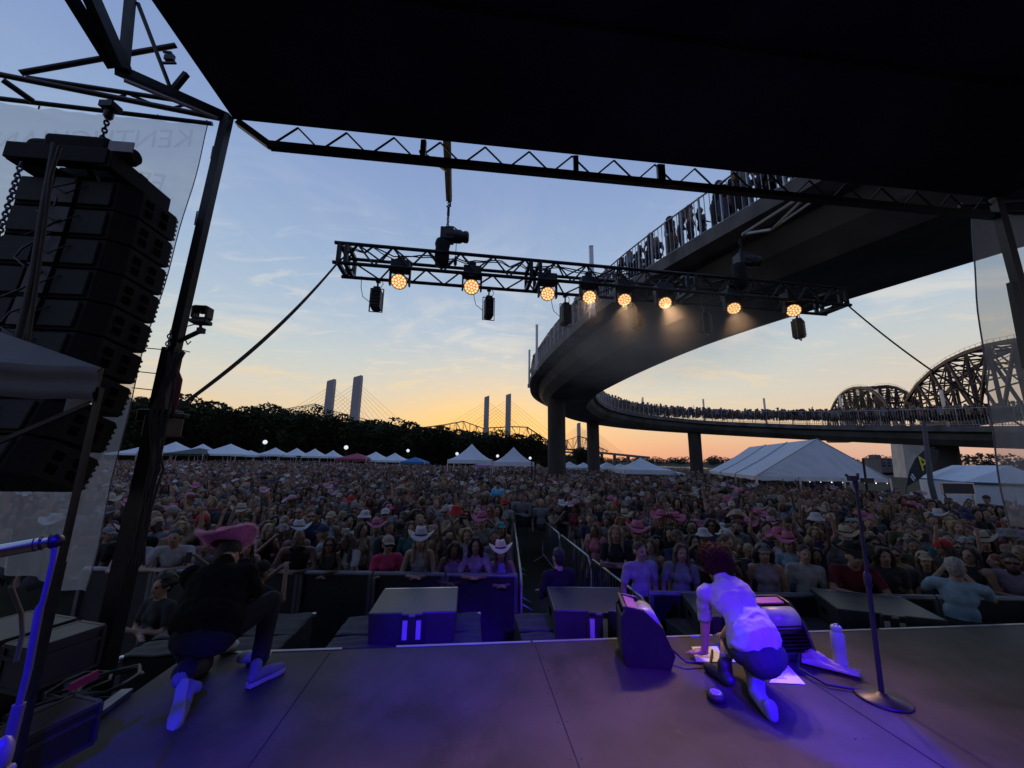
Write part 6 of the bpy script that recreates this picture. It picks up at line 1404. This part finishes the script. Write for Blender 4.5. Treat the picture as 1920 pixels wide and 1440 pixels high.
# --- person in white shirt, crouched over song sheets, seen from behind
pel = at(1425, 1222, 3.08); wst = at(1405, 1175, 3.2); chs = at(1368, 1112, 3.38); nck = at(1352, 1082, 3.47); hd = at(1342, 1062, 3.56)
shL = at(1322, 1112, 3.42); shR = at(1392, 1106, 3.46); elL = at(1322, 1172, 3.50); wrL = V((at(1322, 1226, 3.52).x, 3.52, ZF + .075)); hdL = V((-.55, .72, -.28))
elR = shR + V((.02, .16, -.26)); wrR = V((elR.x - .06, elR.y + .14, ZF + .10))
hipL = pel + V((-.10, .03, -.02)); hipR = pel + V((.09, .02, -.03)); knL = at(1366, 1200, 3.40); anL = V((at(1366, 1270, 3.16).x, 3.20, ZF + .13)); knR = V((hipR.x - .04, 3.26, ZF + .07)); anR = V((at(1442, 1290, 3.0).x - .11, 2.96, ZF + .07)); toR = anR + V((-.01, -.13, -.03))
up_ = (chs - pel).normalized(); rr = (shR - shL).normalized(); fr = up_.cross(rr).normalized(); TM = Matrix((rr, -fr if False else rr.cross(up_) * 1.0, up_)).transposed()
TM = Matrix((rr, up_.cross(rr), up_)).transposed()
Hm = Matrix.Rotation(R(200), 3, 'Z') @ Matrix.Rotation(R(42), 3, 'X')
bp_ = [ell(pel + V((0, -.02, -.03)), (.158, .125, .125), 'short', TM), ell(wst, (.13, .095, .14), 'skinL', TM), ell(chs - up_ * .05, (.155, .10, .17), 'skinL', TM), cap_(chs + up_ * .1, nck, .055, .052, 'skinL'), cap_(nck, hd, .052, .05, 'skinL'), cap_(shL, shR, .055, .055, 'skinL'),
       cap_(shL, elL, .047, .040, 'skinL'), cap_(elL, wrL, .039, .027, 'skinL'), cap_(shR, elR, .047, .04, 'skinL'), cap_(elR, wrR, .038, .027, 'skinL'),
       cap_(hipL, knL, .092, .062, 'short'), cap_(knL, knL.lerp(anL, .75), .056, .046, 'skinL'), cap_(knL.lerp(anL, .45), anL, .05, .042, 'sock'), cap_(anL + V((.0, -.04, -.08)), anL + V((-.05, .16, -.095)), .046, .038, 'boot'), cap_(anL, anL - V((0, 0, .07)), .05, .05, 'boot'),
       cap_(hipR, knR, .105, .075, 'short'), cap_(knR, anR, .066, .052, 'sock'), cap_(anR, toR, .05, .044, 'sock'), cap_(toR + V((0, -.02, .03)), toR + V((.0, -.03, -.01)), .044, .038, 'sock')]
bp_ += [p for p in head_prims(hd, Hm)]
bp_ = [tuple(list(p[:-1 if p[0] == 'cap' else 4]) + ['skinL']) if (p[0] == 'cap' and p[5] == 'skin') else (('ell', p[1], p[2], p[3], 'skinL') if (p[0] == 'ell' and p[4] == 'skin') else p) for p in bp_]
bp_ += hand_prims(wrL, hdL, 1, .15, 'skinL', .03) + hand_prims(wrR, V((.2, .8, -.3)), -1, .2, 'skinL', .02)
pw_ = person_obj('person', 'person in white tee crouching over song sheets, seen from behind', V((pel.x, pel.y, ZF)), bp_, .0085)
tee = [ell(pel + up_ * .085, (.192, .175, .15), 'teeW', TM), ell(wst, (.185, .145, .17), 'teeW', TM), ell(chs - up_ * .05, (.185, .13, .19), 'teeW', TM), cap_(shL, shR, .070, .070, 'teeW'), cap_(chs + up_ * .06, nck - up_ * .015, .085, .066, 'teeW'),
       cap_(shL, shL.lerp(elL, .72), .064, .062, 'teeW'), cap_(shR, shR.lerp(elR, .66), .064, .062, 'teeW'), cap_(wst, pel + up_ * .06, .135, .15, 'teeW')]
child('shirt', tee, .011, pw_, ['teeW'], noise=.022, nscale=8, smooth=6)
hr = []; rg = random.Random(9)
for k in range(120):
    d = V((rg.gauss(0, 1), rg.gauss(0, 1), rg.gauss(0, 1))).normalized(); d2 = Hm @ d
    if d.y < -.25 and d.z < .5: continue
    hr.append(ell(hd + Hm @ V((d.x * .112, .022 + d.y * .12, .035 + d.z * .124)), [rg.uniform(.018, .034)] * 3, 'hairA'))
hr.append(ell(hd + Hm @ V((0, .02, .03)), (.092, .103, .105), 'hairA', Hm)); PM['hairA'] = mat('auburn_hair', (.040, .016, .006), .8, var=.5, scale=60, bump=.6, spec=.12)
hair_w = child('hair', hr, .009, pw_, ['hairA'], noise=.02, nscale=60, smooth=1)
st_ = MB()
for k in range(2600):                         # loose curls standing off the head
    d = V((rg.gauss(0, 1), rg.gauss(0, 1), rg.gauss(0, 1))).normalized()
    if d.y < -.3 and d.z < .45: continue
    p = hd + Hm @ V((d.x * .125, .022 + d.y * .132, .035 + d.z * .137)); n_ = Hm @ d; t_ = n_.orthogonal().normalized(); t_ = Matrix.Rotation(rg.uniform(0, 6.28), 3, n_) @ t_; b_ = n_.cross(t_); r1 = rg.uniform(.008, .018); w1 = t_ * .0013
    q = [p + n_ * (.006 * j) + (t_ * math.cos(j * 1.1) + b_ * math.sin(j * 1.1)) * r1 for j in range(5)]
    for j in range(4): st_.add([q[j] - w1, q[j] + w1, q[j + 1] + w1, q[j + 1] - w1], [(0, 1, 2, 3)])
st_.build('curls', PM['hairA'], hair_w)
# --- person in black on one knee with pink fuzzy hat, seen from behind
pel = V((-2.10, 2.96, ZF + .40)); chs = V((-2.20, 3.16, ZF + .66)); nck = V((-2.25, 3.27, ZF + .775)); hd = V((-2.31, 3.39, ZF + .80))
shL = V((-2.42, 3.17, ZF + .69)); shR = V((-2.03, 3.22, ZF + .70)); elR = at(474, 1122, 3.22); wrR = at(462, 1150, 3.12); elL = shL + V((-.03, .22, -.25)); wrL = elL + V((.16, .16, -.1))
hipL = pel + V((-.10, 0, -.03)); hipR = pel + V((.09, 0, -.02)); knR = at(508, 1128, 3.28); anR = at(487, 1238, 3.16); knL = V((-2.30, 3.22, ZF + .07)); anL = at(345, 1262, 2.84)
up_ = (chs - pel).normalized(); rr = (shR - shL).normalized(); fr = up_.cross(rr).normalized(); TM = Matrix((rr, up_.cross(rr), up_)).transposed()
Hm = Matrix.Rotation(R(172), 3, 'Z') @ Matrix.Rotation(R(22), 3, 'X')
bp_ = [ell(pel, (.215, .17, .17), 'jean', TM), ell(pel.lerp(chs, .5), (.15, .11, .18), 'skinL', TM), ell(chs - up_ * .06, (.17, .115, .17), 'skinL', TM), cap_(chs + up_ * .08, nck, .06, .056, 'skinL'), cap_(nck, hd, .056, .05, 'skinL'), cap_(shL, shR, .06, .06, 'skinL'),
       cap_(shL, elL, .055, .045, 'skinL'), cap_(elL, wrL, .043, .03, 'skinL'), cap_(shR, elR, .055, .045, 'skinL'), cap_(elR, wrR, .043, .03, 'skinL'),
       cap_(hipR, knR, .105, .078, 'jean'), cap_(knR, knR.lerp(anR, .6), .078, .064, 'jean'), cap_(knR.lerp(anR, .6), anR + V((0, 0, .02)), .064, .062, 'jean'), cap_(anR, anR - V((0, 0, .05)), .042, .042, 'sock'),
       cap_(hipL, knL, .125, .095, 'jean'), cap_(knL, anL, .09, .07, 'jean'), cap_(anL, anL + V((.02, -.06, -.01)), .042, .042, 'sock')]
bp_ += head_prims(hd, Hm)
bp_ = [('cap', p[1], p[2], p[3], p[4], 'skinL') if (p[0] == 'cap' and p[5] == 'skin') else (('ell', p[1], p[2], p[3], 'skinL') if (p[0] == 'ell' and p[4] == 'skin') else p) for p in bp_]
bp_ += hand_prims(wrR, V((-.35, .35, -.75)), 1, .35, 'skinL', .012, up=V((0, -1, .3))) + hand_prims(wrL, V((.6, .6, -.3)), 1, .5, 'skinL')
pk_ = person_obj('person', 'person in black on one knee wearing a fuzzy pink hat', V((pel.x, pel.y, ZF)), bp_, .0088)
tee = [ell(pel + up_ * .06, (.245, .20, .20), 'teeB', TM), ell(pel.lerp(chs, .55), (.225, .165, .22), 'teeB', TM), ell(chs - up_ * .05, (.225, .15, .19), 'teeB', TM), cap_(shL, shR, .075, .075, 'teeB'), cap_(chs + up_ * .06, nck - up_ * .01, .09, .07, 'teeB'), cap_(shL, shL.lerp(elL, .75), .078, .082, 'teeB'), cap_(shR, shR.lerp(elR, .7), .078, .082, 'teeB')]
child('shirt', tee, .012, pk_, ['teeB'], noise=.012, nscale=12, smooth=6)
PM['hairK'] = mat('black_hair', (.012, .010, .009), .6, var=.4, scale=60, bump=.5)
child('hair', [ell(hd + Hm @ V((0, .02, .03)), (.085, .098, .098), 'hairK', Hm), ell(hd + Hm @ V((0, .06, -.03)), (.07, .05, .08), 'hairK', Hm)], .012, pk_, ['hairK'])
PM['fuzz'] = mat('pink_faux_fur', (.80, .22, .52), .9, var=.15, scale=40, bump=.4); PM['fuzzin'] = mat('purple_lit_hat_felt', (.66, .18, .50), .9, var=.2)  # fuzzin has the purple light under the brim mixed into its pink
hp = []; fz = MB(); rg = random.Random(14); c = hd + V((-.055, .0, .075)); T = Matrix.Rotation(R(-34), 3, 'X') @ Matrix.Rotation(R(-10), 3, 'Y')
def brim(u, v):
    a = 2 * math.pi * u; r_ = .095 + .10 * v; x = math.cos(a) * r_; y = math.sin(a) * r_ * 1.0; return c + T @ V((x, y, 2.6 * abs(x) ** 2 * v + 1.1 * max(0, y) ** 2 * v - .3 * max(0, -y) ** 2))
ht = MB(); ht.grid(brim, 40, 6, mi=0); ht.grid(lambda u, v: brim(u, v) + T @ V((0, 0, .012)), 40, 6, mi=1)
def crn(u, v):
    a = 2 * math.pi * u; k = (1, 1, .97, .94, .86, .66, .3, .01)[int(round(v * 7))]; z = (0, .03, .06, .085, .105, .115, .108, .10)[int(round(v * 7))]; return c + T @ V((math.cos(a) * .093 * k, math.sin(a) * .103 * k, z + .008))
ht.grid(crn, 28, 7, mi=0); hat_o = ht.build('hat', [PM['fuzzin'], PM['fuzz']], pk_)
for k in range(9000):                         # long fur on the rim and upper side of the brim
    u = rg.random(); v = rg.choice([1.0, 1.0, rg.uniform(.3, 1)]); p = brim(u, v) + T @ V((0, 0, .008)); a = 2 * math.pi * u; d = (T @ V((math.cos(a), math.sin(a), .5 + rg.gauss(0, .5)))) + V((rg.gauss(0, .5), rg.gauss(0, .5), rg.gauss(0, .4)))
    d = d.normalized(); L_ = rg.uniform(.016, .045); s = d.orthogonal().normalized() * .0016; fz.add([p - s, p + s, p + d * L_], [(0, 1, 2)])
fz.build('fur', mat('pale_pink_fur', (.85, .52, .68), .9, var=.15, transl=.35), hat_o)
# shoes
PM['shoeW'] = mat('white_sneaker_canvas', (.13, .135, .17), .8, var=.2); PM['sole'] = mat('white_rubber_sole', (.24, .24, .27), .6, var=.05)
def shoe(name, parent, heel, toe, upv, tall=.07):
    heel = V(heel); toe = V(toe); d = (toe - heel).normalized(); up2 = (V(upv) - d * V(upv).dot(d)).normalized(); x = d.cross(up2); L_ = (toe - heel).length
    def q(f, s, z): return heel + d * (L_ * f) + x * s + up2 * z
    ol = [(0, 0), (.02, .028), (.18, .034), (.42, .031), (.68, .046), (.86, .042), (.97, .024), (1.0, 0)]
    outl = [q(f, s, 0) for f, s in ol] + [q(f, -s, 0) for f, s in ol[-2:0:-1]]
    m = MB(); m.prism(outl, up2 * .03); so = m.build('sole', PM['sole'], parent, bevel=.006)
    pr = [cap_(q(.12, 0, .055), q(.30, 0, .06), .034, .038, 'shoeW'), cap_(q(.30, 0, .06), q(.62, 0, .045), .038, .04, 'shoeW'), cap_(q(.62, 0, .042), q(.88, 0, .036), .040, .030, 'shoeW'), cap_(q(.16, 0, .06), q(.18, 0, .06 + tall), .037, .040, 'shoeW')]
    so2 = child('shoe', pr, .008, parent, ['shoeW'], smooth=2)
    m = MB()
    for k in range(4):
        f = .34 + .09 * k; m.tube([q(f, -.022, .083 - .008 * k), q(f + .02, 0, .092 - .009 * k), q(f, .022, .083 - .008 * k)], .004, 5)
    m.build('lace', BLACK, so2)
shoe('shoe', pk_, atz(462, 1292, ZF + .004), atz(533, 1256, ZF + .004), UPZ)
h_ = at(341, 1272, 2.76); t_ = at(320, 1374, 2.62); shoe('shoe', pk_, h_, t_, V((-.1, 1, .3)), .05)
# a pair of loose pale shoes left near the stage edge
def loose(label, pxh, pxt, z):
    a = atz(*pxh, z); b = atz(*pxt, z); r = thing('loose_shoe', label, 'shoe', a, 'pale shoes near the stage edge')
    d = (b - a); L_ = d.length; d = d / L_; x = d.cross(UPZ)
    PM['shoeP'] = mat('pale_grey_suede', (.42, .42, .40), .85, var=.1)
    pr = [ell(a + d * (L_ * .5) + UPZ * .05, (L_ * .52, .052, .04), 'shoeP', Matrix((d, x, UPZ)).transposed()), cap_(a + d * L_ * .1 + UPZ * .06, a + d * L_ * .3 + UPZ * .065, .042, .038, 'shoeP')]
    me = grow('upper', pr, .01, slots=['shoeP']); me.transform(Matrix.Translation(-a)); o = bpy.data.objects.new('upper', me); col.objects.link(o); o.parent = r
    m = MB(); m.lathe(a + d * (L_ * .5), [(.05, 0), (.055, .003), (.055, .02), (.05, .024)], n=20); s_ = m.build('sole', BLACK, r); 
    return r
loose('pale shoe beside the raised foot of the kneeling person', (445, 1250), (508, 1238), ZF)
loose('pale shoe at stage edge behind the kneeling person', (408, 1232), (446, 1216), ZF)
# ================================================================== stage smoke drifting in the lamp beams
sm = MB(); sm.sphere((0, 0, 0), 1.0, 24)
smm = bpy.data.materials.new('thin_smoke'); smm.use_nodes = True; n = smm.node_tree.nodes; l = smm.node_tree.links; n.clear()
o_ = n.new('ShaderNodeOutputMaterial'); pv = n.new('ShaderNodeVolumePrincipled'); pv.inputs['Color'].default_value = (.92, .92, .86, 1); pv.inputs['Anisotropy'].default_value = .2
t_ = n.new('ShaderNodeTexCoord'); gr_ = n.new('ShaderNodeTexGradient'); gr_.gradient_type = 'SPHERICAL'; l.new(t_.outputs['Object'], gr_.inputs[0])
nz = n.new('ShaderNodeTexNoise'); nz.inputs['Scale'].default_value = 2.2; l.new(t_.outputs['Object'], nz.inputs[0])
m1 = n.new('ShaderNodeMath'); m1.operation = 'MULTIPLY'; l.new(gr_.outputs['Fac'], m1.inputs[0]); l.new(nz.outputs[0], m1.inputs[1])
m2 = n.new('ShaderNodeMath'); m2.operation = 'MULTIPLY'; l.new(m1.outputs[0], m2.inputs[0]); m2.inputs[1].default_value = .42; l.new(m2.outputs[0], pv.inputs['Density'])
l.new(pv.outputs[0], o_.inputs['Volume'])
so_ = sm.build('smoke', smm); so_.location = (2.5, 6.9, 5.05); so_.scale = (3.0, 1.5, 1.05); tag(so_, kind='stuff')
